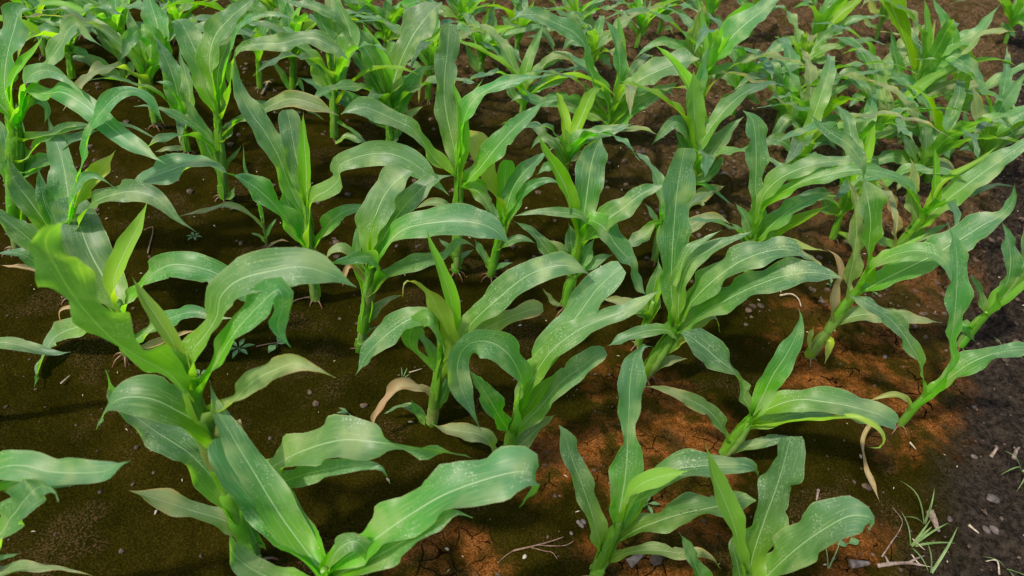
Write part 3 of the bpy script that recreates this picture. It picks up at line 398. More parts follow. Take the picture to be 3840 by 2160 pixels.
["upright maize plant at upper centre with two blades spread in a wide V",[-0.591,2.482],[-12,0,202],1.05,[[0,97,[-13,0,202,-47,-3,295,-99,-7,396,-151,-10,447,-178,-11,480,-215,-13,505,-272,-15,522,-336,-17,526,-415,-20,528],[50,85,105,75,40,45,40,30,4],[-12,-18,-24,-30,-35,-35,-35,-35,-35],0],[0,130,[-9,0,203,6,16,289,38,36,396,79,55,484,125,70,548,161,80,587],[50,90,70,105,85,20],[9,16,23,26,26,26],0],[1,50,[-14,0,218,-22,15,305,-65,33,387,-113,47,442,-134,57,487],0,[-4,-8,-12,-12,-12],0],[0,88,[-14,0,125,-45,9,220,-99,19,301,-147,26,352,-174,31,395],0,[-8,-16,-24,-24,-24],0],[0,70,[-13,0,91,-86,0,160,-164,-1,173,-223,-1,184,-300,-1,222,-376,-1,239],0,[-11,-19,-28,-32,-32,-32],0],[0,78,[2,0,58,22,17,155,57,33,245,92,47,316,149,59,356],0,[12,24,36,36,36],0],[2,38,[3,0,37,43,-2,120,84,-4,171,137,-5,217],0,[17,39,51,51],0],[0,33,[8,-29,20,27,6,60,51,11,91],0,[4,11,11],0],[0,51,[-5,0,75,-74,15,107,-95,33,198],0,[-8,-24,-24],0],[1,52,[-6,0,95,-20,45,194,-39,119,273,-59,220,312,-84,326,310,-116,428,283],0,[11,11,11,11,11,11],0],[0,65,[-9,0,148,-43,-37,219,-84,-85,279,-135,-151,303,-193,-216,302,-241,-277,263],0,[-11,-11,-11,-11,-11,-11],0],[0,69,[-7,0,125,35,-1,206,93,-7,277,171,-19,323,255,-40,353,344,-60,362],0,[4,4,4,4,4,4],0],[0,49,[-10,0,167,-45,36,252,-96,100,306,-151,177,335,-211,254,343,-266,335,329],0,[-10,-10,-10,-10,-10,-10],0],[0,53,[-6,0,106,-12,-21,176,-19,-58,241,-27,-119,282,-36,-193,288,-43,-265,276],0,[-5,-5,-5,-5,-5,-5],0],[0,62,[-8,0,141,10,32,212,45,79,268,89,143,288,140,205,284,193,258,256],0,[-12,-12,-12,-12,-12,-12],0]]],
["maize plant at upper left of centre half covered by the V-shaped plant",[-0.809,2.437],[3,0,290],1.0,[[0,65,[-6,0,272,-15,26,422,-43,36,465,-67,46,515,-85,57,565],0,[1,3,4,4,4],0],[1,26,[3,0,290,-12,37,411,-19,58,476,-27,78,536],0,[0,0,1,1],0],[0,94,[14,0,276,67,22,437,41,33,506,9,42,557,-16,50,599],0,[9,19,28,28,28],0],[0,74,[-3,0,192,-53,15,274,-92,28,340,-118,36,381],0,[-7,-15,-20,-20],0],[0,43,[12,0,219,37,25,286,41,46,341],0,[6,18,18],0],[1,44,[3,0,274,1,26,372,13,43,440],0,[1,5,5],0],[0,32,[16,-33,20,48,-5,42,98,-10,42,152,-16,35],0,[9,20,26,26],0],[0,22,[5,0,93,48,-2,84,97,-4,59,139,-6,31],0,[8,18,23,23],0],[0,58,[2,0,190,-41,7,275,-99,12,350,-173,10,411,-265,4,436,-360,-2,431],0,[-10,-10,-10,-10,-10,-10],0],[0,47,[3,0,220,33,-20,314,76,-56,398,133,-110,462,205,-171,500,281,-237,511],0,[3,3,3,3,3,3],0],[2,61,[3,0,285,-4,22,368,-15,62,445,-31,115,512,-59,180,563,-95,256,582],0,[2,2,2,2,2,2],0],[0,59,[3,0,244,-13,-39,322,-41,-101,380,-82,-172,414,-129,-247,412,-165,-324,386],0,[1,1,1,1,1,1],0],[1,50,[2,0,133,38,2,218,95,-1,292,171,1,344,263,0,360,355,-7,350],0,[0,0,0,0,0,0],0],[0,46,[3,0,232,-28,0,301,-76,-4,360,-145,-13,391,-220,-24,390,-286,-41,357],0,[-6,-6,-6,-6,-6,-6],0]]],
["dark maize plant at upper left of centre with short stacked leaves",[-1.112,2.793],[19,0,221],0.95,[[0,78,[12,0,159,-32,19,223,-72,40,294,-89,57,360],0,[-2,-5,-6,-6],0],[0,63,[16,0,168,47,18,237,31,35,296,23,49,348],0,[5,12,16,16],0],[0,73,[18,0,204,-9,39,305,-22,74,399],0,[2,6,6],0],[0,33,[0,-7,20,-37,0,79,-71,0,136,-90,0,150],0,[-8,-19,-25,-25],0],[0,27,[9,0,32,36,-6,76,60,-14,28],0,[19,54,54],0],[1,52,[19,0,221,31,22,333,56,38,406],0,[3,9,9],0],[1,65,[19,0,213,64,30,290,130,82,331,197,147,326,254,216,299,299,276,243],0,[-3,-3,-3,-3,-3,-3],0],[0,60,[18,0,203,-32,5,287,-115,17,339,-208,26,366,-306,28,374,-402,41,365],0,[4,4,4,4,4,4],0],[0,53,[18,0,206,46,-31,312,99,-101,384,165,-179,436,232,-271,443,294,-361,412],0,[-5,-5,-5,-5,-5,-5],0],[0,59,[18,0,200,-1,36,291,-41,103,353,-86,182,396,-130,268,420,-177,357,423],0,[-3,-3,-3,-3,-3,-3],0],[0,48,[12,0,140,-9,-55,235,-48,-136,303,-86,-234,345,-126,-339,347,-157,-442,315],0,[-8,-8,-8,-8,-8,-8],0],[0,54,[10,0,116,41,17,217,94,45,306,174,90,360,265,146,364,346,207,332],0,[-1,-1,-1,-1,-1,-1],0]]],
["slim red-footed maize plant at upper left with dry scraps beside it",[-1.249,2.77],[9,0,204],0.9,[[0,63,[7,0,151,-12,33,257,-13,56,332,6,75,395],0,[1,3,4,4],0],[0,52,[5,0,169,-27,4,247,-66,7,290,-93,10,349],0,[-10,-22,-29,-29],0],[0,50,[14,0,188,37,24,285,78,42,352],0,[12,34,34],0],[4,17,[3,0,34,40,4,57,55,6,54],0,[11,32,32],0],[0,47,[8,0,184,-12,6,258,-49,18,323,-103,35,376,-172,54,402,-243,82,395],0,[3,3,3,3,3,3],0],[0,52,[8,0,174,16,-26,244,27,-76,299,46,-142,329,65,-214,326,77,-284,301],0,[-4,-4,-4,-4,-4,-4],0],[2,56,[6,0,126,20,48,207,43,110,274,71,186,322,111,272,326,141,359,305],0,[-10,-10,-10,-10,-10,-10],0],[1,66,[7,0,171,-20,-9,267,-84,-38,339,-172,-74,373,-261,-119,373,-345,-151,327],0,[10,10,10,10,10,10],0],[0,68,[5,0,114,36,-15,207,96,-49,279,171,-94,326,254,-148,327,327,-205,291],0,[14,14,14,14,14,14],0],[0,46,[8,0,182,-19,44,254,-52,99,316,-90,176,341,-130,256,335,-164,325,290],0,[-7,-7,-7,-7,-7,-7],0]]],
["maize plant at upper left with a wide upright blade and a short hooked pale leaf",[-1.476,2.305],[14,0,264],1.05,[[0,130,[14,0,234,59,34,338,57,52,392,26,84,475,8,100,516],0,[6,12,18,18,18],0],[0,51,[28,0,213,84,-17,334,82,-28,402,40,-37,411,8,-44,378,-19,-52,333,-46,-60,287],[50,90,90,80,90,60,3],[6,10,13,17,17,17,17],0],[0,55,[11,0,248,-8,32,330,-47,59,387,-61,79,435],0,[1,2,3,3],0],[1,31,[13,0,241,7,5,284,1,10,336],0,[1,5,5],0],[0,50,[9,0,115,-23,7,162,-35,14,227],0,[0,-2,-2],0],[2,55,[14,0,258,-20,-23,334,-66,-57,399,-124,-108,439,-185,-164,462,-244,-228,467],0,[6,6,6,6,6,6],0],[0,61,[13,0,244,66,19,328,138,39,395,234,62,417,332,84,418,426,97,385],0,[11,11,11,11,11,11],0],[0,49,[10,0,182,-23,17,252,-81,46,296,-147,80,322,-214,121,322,-284,153,306],0,[1,1,1,1,1,1],0],[2,64,[8,0,145,-1,-40,237,-12,-121,297,-15,-217,328,-28,-315,308,-49,-398,255],0,[-3,-3,-3,-3,-3,-3],0],[0,56,[14,0,251,50,22,329,106,56,389,172,103,423,238,162,415,307,212,390],0,[8,8,8,8,8,8],0],[0,55,[9,0,164,-19,1,263,-87,7,340,-180,21,383,-280,28,407,-380,36,386],0,[-1,-1,-1,-1,-1,-1],0]]],
["maize plant at upper left with a drooping deep green blade between two tall neighbours",[-1.279,2.159],[3,0,153],1.0,[[0,84,[-1,0,97,-17,36,225,-47,66,319,-82,88,380,-107,100,410],0,[2,4,7,7,7],0],[0,61,[9,0,146,32,29,237,14,55,311,-7,80,377],0,[-2,-4,-5,-5],0],[0,32,[2,0,214,-25,-5,282,-61,-8,287],0,[-8,-23,-23],0],[2,26,[-2,0,23,-41,-9,33,-84,-18,20,-106,-38,20],0,[-9,-22,-28,-28],0],[0,27,[8,-22,20,-17,-62,20,-68,-34,20],0,[-8,-25,-25],0],[0,48,[2,0,128,-24,-10,206,-73,-34,268,-140,-70,300,-210,-112,312,-271,-159,283],0,[14,14,14,14,14,14],0],[0,50,[2,0,100,26,-37,167,57,-90,217,91,-153,253,126,-225,253,151,-293,220],0,[-7,-7,-7,-7,-7,-7],0],[0,42,[2,0,100,-9,35,156,-28,85,195,-54,142,218,-87,199,208,-121,245,172],0,[7,7,7,7,7,7],0]]],
["maize plant at the top left with one long thin bright leaf stretched left",[-1.786,2.649],[3,0,203],1.0,[[0,71,[-6,0,92,-57,13,172,-107,23,226],0,[-4,-12,-12],0],[0,73,[-7,0,193,-56,-8,292,-109,-12,323,-148,-16,348],0,[-9,-21,-26,-26],0],[0,98,[3,0,203,3,33,273,-11,80,368],0,[-2,-6,-6],0],[0,71,[8,0,187,59,10,306,80,16,377],0,[21,61,61],0],[1,41,[-4,0,202,-49,-2,267,-125,-3,285,-203,-4,296,-270,-5,287,-345,-6,243],0,[-10,-17,-25,-28,-28,-28],0],[0,64,[9,-10,20,-55,-5,33,-111,-11,69,-163,-16,88,-228,-21,70],0,[-9,-17,-26,-26,-26],0],[0,41,[7,-11,20,37,1,73,71,1,114],0,[18,51,51],0],[0,66,[2,0,124,32,1,192,88,8,240,154,22,273,225,41,273,286,64,237],0,[10,10,10,10,10,10],0],[0,58,[2,0,144,-28,27,212,-70,70,262,-119,121,297,-178,172,306,-240,215,284],0,[-4,-4,-4,-4,-4,-4],0],[0,59,[3,0,183,13,-36,260,34,-102,310,62,-174,347,89,-254,356,125,-330,337],0,[6,6,6,6,6,6],0],[1,46,[2,0,98,3,35,191,-1,94,271,-3,168,338,6,254,387,12,352,402],0,[1,1,1,1,1,1],0],[0,48,[3,0,171,-21,-3,243,-57,-10,309,-116,-17,355,-182,-24,391,-257,-35,396],0,[-9,-9,-9,-9,-9,-9],0],[0,68,[3,0,192,28,-6,275,86,-27,336,161,-60,365,241,-90,353,306,-117,302],0,[10,10,10,10,10,10],0]]],
["very leafy maize plant at the left edge with long blades arching over the mud",[-1.465,1.478],[152,0,476],1.5,[[0,73,[121,0,437,126,24,531,142,42,603,169,60,670,197,74,722,217,80,725],[60,90,100,100,85,30],[8,15,21,24,24,24],0],[1,30,[135,0,462,157,16,553,193,26,608,231,35,646,260,44,687],0,[15,29,42,42,42],0],[0,49,[152,0,443,240,-7,579,298,-11,648,343,-14,697,370,-17,733,401,-18,754,414,-21,731,446,-23,712],[50,80,95,100,95,60,40,3],[23,36,49,61,68,68,68,68],0],[0,47,[148,0,431,233,-35,584,277,-47,627,316,-56,644,359,-68,648,396,-82,633,434,-100,602],0,[26,42,58,74,74,74,74],0],[0,47,[141,0,418,219,-33,551,255,-43,582,291,-54,582,354,-71,604,409,-90,595,470,-115,572,516,-134,553,577,-157,540,638,-180,528],[40,50,60,80,110,110,100,90,70,3],[14,20,26,32,39,42,42,42,42,42],0],[0,35,[142,0,430,233,-7,539,252,-10,520,233,-13,473],0,[25,56,71,71],0],[0,81,[75,0,236,94,21,328,113,39,405,113,58,476],0,[11,25,31,31],0],[0,50,[70,0,236,65,22,322,64,40,395,48,52,435],0,[0,0,0,0],0],[0,26,[108,0,318,252,-5,456,324,-8,487,376,-10,489],0,[20,46,59,59],0],[0,49,[102,0,292,210,0,362,264,0,421,314,1,450,369,1,476],0,[17,33,49,49,49],0],[0,17,[136,0,394,273,-6,457,355,-10,488,423,-13,508,465,-15,511,508,-18,496,552,-21,480],0,[13,21,29,37,37,37,37],0],[0,55,[144,0,453,98,17,502,67,35,562],0,[-1,-5,-5],0],[0,49,[82,0,251,142,3,323,194,5,356,245,8,352],0,[18,41,52,52],0]]],
["maize plant in the top left corner with a level pale blade",[-2.188,2.734],[17,0,159],1.0,[[0,59,[21,0,143,-25,-6,174,52,-12,192,139,-20,183,215,-27,164],0,[13,25,37,37,37],0],[0,65,[12,0,141,13,10,221,-27,20,277],0,[-2,-6,-6],0],[0,66,[14,0,125,83,5,218,162,10,295],0,[19,55,55],0],[0,66,[9,0,132,-66,-8,97,-151,-17,33],0,[-15,-45,-45],0],[0,60,[14,0,127,-11,21,228,-58,63,313,-130,123,365,-206,197,364,-281,255,316],0,[7,7,7,7,7,7],0],[1,49,[9,0,85,3,-28,181,-6,-77,268,-20,-161,320,-48,-258,324,-75,-351,299],0,[5,5,5,5,5,5],0],[1,56,[9,0,83,38,32,149,73,75,205,116,134,234,161,199,230,199,262,203],0,[-8,-8,-8,-8,-8,-8],0],[0,66,[13,0,119,-10,5,189,-62,16,241,-131,25,266,-204,29,274,-276,33,255],0,[-7,-7,-7,-7,-7,-7],0],[1,65,[17,0,157,63,-9,237,142,-20,284,232,-23,303,320,-28,276,398,-36,226],0,[5,5,5,5,5,5],0],[2,69,[17,0,154,16,28,234,10,82,298,8,160,329,1,243,322,0,322,294],0,[14,14,14,14,14,14],0]]],
["maize plant at upper right of centre with a right-leaning broad blade and twisted left leaves",[0.264,2.834],[40,0,185],1.0,[[0,66,[52,0,168,34,13,305,17,21,385,-15,29,461,-50,35,510,-93,40,533],0,[-13,-23,-32,-37,-37,-37],0],[1,50,[50,0,177,29,50,359,7,75,449,-31,108,555],0,[-4,-9,-12,-12],0],[0,107,[46,0,158,73,3,266,126,5,328,204,8,385,275,10,429,336,12,449],[60,80,95,105,95,40],[11,20,28,32,32,32],0],[0,84,[44,0,87,0,-9,125,-76,-21,151,-151,-34,180,-213,-45,191,-265,-54,177,-314,-62,184,-364,-71,199,-405,-80,165],[40,80,105,110,90,50,60,50,5],[-14,-20,-27,-33,-40,-40,-40,-40,-40],0],[0,80,[45,0,81,101,6,146,152,13,227,218,19,273,290,26,338],0,[13,25,37,37,37],0],[1,72,[39,0,70,71,11,163,115,22,244],0,[8,23,23],0],[0,91,[34,0,118,-3,-8,217,-60,-15,282,-110,-22,362,-136,-28,430,-191,-35,481,-268,-42,506,-352,-50,529,-414,-56,520,-453,-60,493],[50,75,95,50,42,75,75,60,50,4],[-16,-23,-30,-37,-44,-47,-47,-47,-47,-47],0],[2,79,[31,0,108,-30,6,184,-83,11,227,-116,15,277],0,[-12,-27,-34,-34],0],[0,51,[28,0,39,-22,-8,20,-114,-16,30,-173,-65,20,-236,-61,20],0,[-9,-18,-28,-28,-28],0],[0,47,[27,0,126,55,61,221,94,152,282,135,255,314,184,360,309,226,449,248],0,[6,6,6,6,6,6],0],[0,48,[22,0,104,-31,-20,192,-97,-50,266,-184,-80,315,-278,-119,335,-375,-160,336],0,[4,4,4,4,4,4],0],[2,46,[24,0,112,64,-8,204,136,-16,274,227,-27,317,323,-47,339,420,-74,328],0,[-3,-3,-3,-3,-3,-3],0],[0,69,[30,0,141,-13,27,217,-72,67,275,-145,106,313,-225,150,321,-298,200,299],0,[-7,-7,-7,-7,-7,-7],0],[2,57,[38,0,178,41,-35,270,55,-109,335,63,-203,364,60,-301,352,68,-394,320],0,[10,10,10,10,10,10],0],[0,60,[22,0,104,61,29,172,112,65,226,180,111,241,253,151,237,318,189,202],0,[6,6,6,6,6,6],0]]],
["low maize plant under the crossing blades right of centre",[0.139,2.411],[-15,0,124],0.9,[[0,67,[-12,0,107,8,-2,212,77,-3,250,146,-5,285,205,-6,321],0,[12,24,35,35,35],0],[0,50,[-10,0,90,-73,-10,188,-128,-16,197,-159,-21,151],0,[-15,-33,-43,-43],0],[2,45,[-12,0,80,6,1,137,55,2,171],0,[13,38,38],0],[1,43,[-12,0,116,-19,9,188,-46,17,247],0,[-5,-14,-14],0],[0,42,[-7,0,54,-78,-4,79,-119,-7,36],0,[-10,-30,-30],0],[1,50,[-9,0,75,-18,37,146,-34,90,205,-60,155,247,-82,229,270,-100,307,259],0,[3,3,3,3,3,3],0],[0,50,[-11,0,91,-28,-13,162,-61,-41,224,-104,-73,276,-162,-116,296,-225,-155,287],0,[-6,-6,-6,-6,-6,-6],0],[2,52,[-13,0,109,29,7,183,90,13,241,165,12,281,247,3,298,330,-11,287],0,[4,4,4,4,4,4],0],[0,67,[-8,0,71,-51,16,135,-107,40,183,-176,72,204,-248,101,195,-309,124,152],0,[6,6,6,6,6,6],0],[0,57,[-11,0,89,9,-25,186,48,-67,270,106,-135,320,162,-219,340,215,-304,325],0,[-11,-11,-11,-11,-11,-11],0],[1,59,[-15,0,122,-2,31,213,19,99,279,38,189,311,70,280,314,105,360,271],0,[-9,-9,-9,-9,-9,-9],0]]],
["maize plant with a bright lime spear rising behind the tall vertical blade",[0.637,2.481],[-17,0,182],1.0,[[1,75,[4,0,114,-26,8,229,-60,16,337,-88,22,426,-119,30,522],[80,100,105,90,5],[-17,-34,-51,-51,-51],0],[0,94,[-8,0,148,-73,29,328,-84,51,454,-81,65,534,-74,75,588,-64,80,614],0,[-8,-14,-21,-24,-24,-24],0],[0,86,[10,0,78,30,17,164,58,32,232,96,50,316,132,63,362],0,[4,7,11,11,11],0],[0,77,[15,0,60,71,15,137,101,27,205],0,[8,23,23],0],[0,62,[-17,0,164,-84,-15,294,-134,-22,331,-173,-31,280,-201,-38,226],0,[-21,-41,-61,-61,-61],0],[0,23,[5,0,54,44,-10,85,96,-21,70,190,-41,28],0,[8,19,25,25],0],[2,76,[-5,-95,20,50,-16,20,93,-11,67,135,-17,99],0,[2,4,6,6],"pale papery lower leaf"],[0,72,[-12,0,129,-63,7,205,-115,14,277],0,[-14,-40,-40],0],[0,60,[-8,0,89,16,-18,183,67,-61,255,134,-113,305,212,-173,311,286,-236,294],0,[10,10,10,10,10,10],0],[1,80,[-10,0,110,-20,15,227,-49,50,337,-102,105,429,-180,172,488,-270,241,525],0,[-5,-5,-5,-5,-5,-5],0],[0,82,[-9,0,97,-10,-37,188,-18,-109,255,-28,-193,305,-44,-290,313,-55,-387,302],0,[-14,-14,-14,-14,-14,-14],0],[0,69,[-16,0,165,2,14,285,56,63,384,136,140,436,234,213,450,323,294,425],0,[-1,-1,-1,-1,-1,-1],0],[1,75,[-14,0,153,-51,-5,255,-107,-17,347,-193,-42,409,-292,-58,451,-399,-68,466],0,[2,2,2,2,2,2],0]]],
["maize plant near the top with one huge blade slanting right to the top edge",[0.741,3.081],[-43,0,346],1.05,[[0,139,[-37,0,310,-21,5,394,11,11,468,51,16,534,112,22,609,179,30,695],0,[9,16,23,27,27,27],0],[2,105,[-43,0,319,-127,22,405,-138,38,486,-133,51,551,-134,60,594],0,[-14,-27,-40,-40,-40],0],[1,51,[-52,0,336,-97,27,453,-130,45,528,-165,63,601],0,[-11,-25,-33,-33],0],[0,53,[-29,0,274,-6,-3,326,42,-7,355,130,-11,328],0,[13,30,39,39],0],[0,53,[-37,0,282,-186,-19,410,-270,-29,425,-333,-37,394,-380,-46,332],0,[-17,-34,-50,-50,-50],0],[1,69,[-42,0,343,-22,23,440,17,74,519,75,143,566,133,227,566,183,303,521],0,[9,9,9,9,9,9],0],[0,71,[-33,0,270,-91,-3,392,-199,-18,471,-320,-34,529,-450,-67,539,-569,-105,488],0,[-1,-1,-1,-1,-1,-1],0],[2,67,[-21,0,167,4,-7,280,67,-16,377,163,-37,438,272,-73,453,383,-98,429],0,[5,5,5,5,5,5],0],[0,70,[-23,0,185,-40,25,294,-76,69,392,-136,142,453,-210,223,482,-284,308,479],0,[2,2,2,2,2,2],0],[0,65,[-37,0,303,-55,-42,410,-87,-101,505,-132,-194,558,-172,-303,564,-203,-403,514],0,[-9,-9,-9,-9,-9,-9],0]]],
["maize plant right of centre with a narrow upright twisted blade and several long level blades",[0.818,1.996],[-27,0,135],1.05,[[0,76,[-20,0,103,-41,10,193,-61,19,279,-91,28,353,-118,39,438,-146,48,512,-175,55,562,-208,60,580],[40,75,100,65,95,95,65,20],[-17,-27,-36,-45,-50,-50,-50,-50],0],[0,69,[-46,0,207,-62,2,333,-35,4,400,12,6,445,79,8,481,152,9,503,223,11,518],0,[8,13,18,23,23,23,23],0],[0,53,[-36,0,176,-44,-10,314,11,-20,400,86,-29,458,171,-39,498,246,-47,505,319,-53,489,384,-60,439],0,[14,22,29,37,41,41,41,41],0],[0,77,[-24,0,128,0,3,219,40,7,292,91,10,347,153,13,382],0,[5,10,16,16,16],0],[1,56,[-13,0,95,17,4,176,77,9,251,165,16,338],0,[5,11,14,14],0],[3,35,[-8,0,61,17,-5,189,80,-8,184,144,-11,176,211,-14,176],0,[9,17,25,25,25],0],[0,35,[-20,0,103,-92,0,189,-130,0,214],0,[-20,-57,-57],0],[0,51,[-23,0,119,-70,18,214,-129,33,272],0,[-14,-42,-42],0],[1,47,[-27,0,134,8,20,211,65,52,269,134,88,307,213,124,310,293,153,296],0,[-11,-11,-11,-11,-11,-11],0],[0,44,[-16,0,79,-50,-12,154,-110,-34,206,-182,-59,239,-260,-82,252,-340,-98,236],0,[8,8,8,8,8,8],0],[2,50,[-14,0,68,5,-32,140,26,-78,203,57,-140,243,84,-215,257,103,-292,252],0,[-9,-9,-9,-9,-9,-9],0]]],
["long-stemmed leaning maize plant at right with a broad hanging pale blade",[0.944,1.609],[23,0,288],1.15,[[0,89,[24,0,310,16,7,390,-6,11,443,-29,17,507,-65,23,571,-99,28,622,-126,33,667,-177,38,705,-223,43,721,-260,47,738,-287,50,756],[30,30,65,100,90,22,40,42,38,30,3],[-19,-26,-33,-40,-47,-25,-35,-55,-55,-55,-55],0],[2,59,[15,0,240,-4,20,332,-22,38,414,-52,59,501,-84,74,559,-115,85,595],0,[-9,-16,-23,-26,-26,-26],0],[1,30,[34,0,275,49,18,331,32,34,386,16,43,414],0,[0,0,0,0],0],[0,81,[27,0,274,64,2,323,115,5,384,161,8,436,209,11,502,250,15,563,274,16,595,277,18,643,254,20,687],[50,80,100,105,100,85,35,30,10],[7,11,14,18,22,22,22,22,22],0],[0,51,[31,0,290,27,-20,409,61,-35,464,107,-49,488,150,-59,481,187,-69,443,220,-80,394],0,[11,19,26,33,33,33,33],0],[1,21,[27,0,304,48,17,403,101,30,450,152,44,499],0,[-1,-2,-3,-3],0],[2,54,[14,0,134,36,1,180,81,2,213,148,4,222,228,5,227,311,7,229],0,[8,14,20,23,23,23],"yellow-striped leaf"],[3,25,[2,0,46,-28,2,91,-30,5,137],0,[-22,-64,-64],0],[3,28,[8,0,72,20,-16,110,28,-34,72,28,-48,43],0,[7,16,20,20],0],[4,37,[13,0,145,-24,11,261,-38,18,338,-69,23,384,-98,26,396],0,[-19,-38,-56,-56,-56],0]]],
["maize plant at right whose long blades run up to the right edge",[1.388,2.234],[31,0,232],1.1,[[0,96,[41,0,155,67,4,276,114,8,376,163,12,464,216,16,552,261,20,620],0,[7,13,19,22,22,22],0],[1,42,[43,0,209,44,15,294,16,29,371,-14,41,438,-37,49,479],0,[-11,-22,-33,-33,-33],0],[1,43,[37,0,80,61,23,161,91,47,240],0,[-1,-3,-3],0],[1,29,[34,0,241,42,25,366,130,52,448,176,70,512],0,[1,2,3,3],0],[2,58,[31,0,116,4,13,227,-45,23,313,-65,32,385,-105,39,432],0,[-18,-36,-54,-54,-54],"pale twisted leaf"],[4,50,[6,0,45,-27,11,151,-80,22,239,-111,27,284,-188,37,342],0,[-15,-28,-42,-42,-42],0],[0,42,[5,0,83,85,5,160,145,10,223],0,[4,13,13],0],[0,37,[7,0,74,-60,10,109,-106,19,165],0,[-18,-52,-52],0],[0,45,[31,0,231,21,-41,297,11,-96,352,-10,-166,381,-25,-243,385,-44,-311,351],0,[6,6,6,6,6,6],0],[0,54,[22,0,165,61,9,236,112,26,297,176,44,343,250,61,372,329,77,371],0,[-8,-8,-8,-8,-8,-8],0],[0,54,[29,0,215,-4,0,273,-56,4,315,-115,5,346,-182,1,350,-244,-9,328],0,[6,6,6,6,6,6],0]]],
["maize plant at right half hidden between the level blades",[1.209,2.33],[-26,0,167],0.9,[[0,58,[-22,0,149,-140,-17,208,-208,-30,184,-248,-40,147],0,[-10,-23,-30,-30],0],[0,53,[-19,0,150,-19,5,253,30,9,311,95,12,302],0,[2,6,7,7],0],[0,62,[-15,0,114,-82,1,155,-137,2,231],0,[-14,-42,-42],0],[1,40,[-25,0,158,-49,13,242,-98,25,311],0,[-16,-47,-47],0],[3,30,[-6,0,51,40,-17,43,75,-41,20],0,[8,23,23],0],[2,52,[-26,0,164,-33,-47,262,-38,-129,332,-44,-230,371,-44,-338,373,-45,-436,325],0,[-11,-11,-11,-11,-11,-11],0],[1,53,[-22,0,137,-14,27,220,3,72,292,27,140,342,51,216,378,82,295,393],0,[4,4,4,4,4,4],0],[0,69,[-23,0,147,-48,-4,234,-107,-20,301,-177,-45,353,-254,-82,384,-339,-113,391],0,[12,12,12,12,12,12],0],[0,65,[-17,0,109,10,-8,210,58,-17,302,133,-30,373,231,-59,397,328,-91,377],0,[5,5,5,5,5,5],0],[0,67,[-18,0,111,-20,38,214,-25,94,309,-38,182,373,-54,283,416,-78,390,404],0,[-14,-14,-14,-14,-14,-14],0],[0,64,[-18,0,115,-33,-24,201,-69,-72,268,-105,-135,322,-155,-208,339,-210,-280,333],0,[-4,-4,-4,-4,-4,-4],0]]],
["upper-right maize plant with tall bright upright blades and a wide bent blade beside them",[1.818,3.352],[-66,0,309],1.1,[[1,125,[-63,0,300,-132,5,405,-206,9,504,-277,14,583,-337,17,643,-386,20,700],[50,85,55,75,100,90],[-17,-29,-42,-48,-48,-48],0],[1,56,[-61,0,310,-102,7,466,-135,12,553,-172,15,627,-226,20,712],0,[-22,-43,-65,-65,-65],0],[0,95,[-58,0,301,-39,-11,423,6,-19,491,84,-26,464,174,-33,415,239,-40,347],0,[16,28,40,46,46,46],0],[0,94,[-67,0,329,-44,18,488,23,29,545,85,38,591,107,46,655,128,56,726],0,[5,9,13,15,15,15],0],[0,60,[-59,0,331,6,27,525,-59,39,608,-138,50,675,-181,57,718],0,[0,-1,-1,-1,-1],0],[2,56,[-53,0,311,48,-3,511,87,-5,603,162,-6,631,233,-6,640],0,[9,17,26,26,26],0],[0,85,[-43,0,252,32,-20,227,-31,-39,298,-142,-63,348,-238,-85,392,-305,-100,416],0,[-25,-43,-62,-71,-71,-71],0],[0,64,[-56,0,270,-165,1,361,-244,2,463,-311,3,562],0,[-23,-52,-67,-67],0],[2,65,[-47,0,262,19,-7,317,83,-13,371,145,-18,394],0,[14,33,42,42],0],[3,32,[-57,0,280,-90,53,546,-108,71,629],0,[-6,-19,-19],0],[0,77,[-43,0,202,-54,11,309,-81,38,409,-126,89,492,-186,168,534,-244,257,543],0,[-10,-10,-10,-10,-10,-10],0],[0,65,[-60,0,284,-76,-23,414,-104,-77,533,-142,-150,638,-187,-263,693,-240,-385,699],0,[-8,-8,-8,-8,-8,-8],0],[1,72,[-41,0,193,-10,8,301,51,19,394,139,27,463,246,29,499,356,34,479],0,[-10,-10,-10,-10,-10,-10],0],[0,77,[-65,0,306,-83,-1,428,-146,1,535,-238,-3,617,-352,-6,666,-475,-13,666],0,[-1,-1,-1,-1,-1,-1],0],[0,67,[-36,0,170,-7,-33,274,58,-91,347,125,-167,396,200,-251,407,265,-333,363],0,[5,5,5,5,5,5],0]]],
["maize plant at right with a drooping whitish blade above the leaning long-stemmed row",[1.828,2.976],[-53,0,137],1.0,[[2,98,[-43,0,118,-47,12,209,-104,23,290,-150,32,350],0,[-15,-34,-44,-44],0],[0,58,[-35,0,110,14,-9,175,-16,-12,201,-101,-19,214,-149,-25,189],0,[-30,-59,-87,-87,-87],0],[0,70,[-52,0,127,-139,-9,226,-219,-16,272,-275,-22,255],0,[-19,-42,-54,-54],0],[0,49,[-45,0,139,-47,42,257,-19,70,326,-23,87,371],0,[0,1,1,1],0],[0,47,[-42,0,98,-139,5,128,-191,8,106],0,[-15,-44,-44],0],[0,60,[-47,0,121,-36,27,234,-13,102,320,25,196,378,62,304,400,106,409,372],0,[-2,-2,-2,-2,-2,-2],0],[1,78,[-53,0,135,-94,-16,241,-153,-43,335,-231,-76,412,-321,-121,467,-422,-165,498],0,[-9,-9,-9,-9,-9,-9],0],[0,63,[-47,0,120,-8,3,241,75,2,337,182,11,405,303,12,444,430,1,442],0,[0,0,0,0,0,0],0],[0,74,[-25,0,64,-44,15,179,-89,52,280,-161,105,356,-251,165,400,-351,226,405],0,[-11,-11,-11,-11,-11,-11],0],[0,61,[-35,0,91,-35,-15,207,-32,-54,318,-26,-142,396,-30,-249,445,-34,-366,454],0,[2,2,2,2,2,2],0]]],
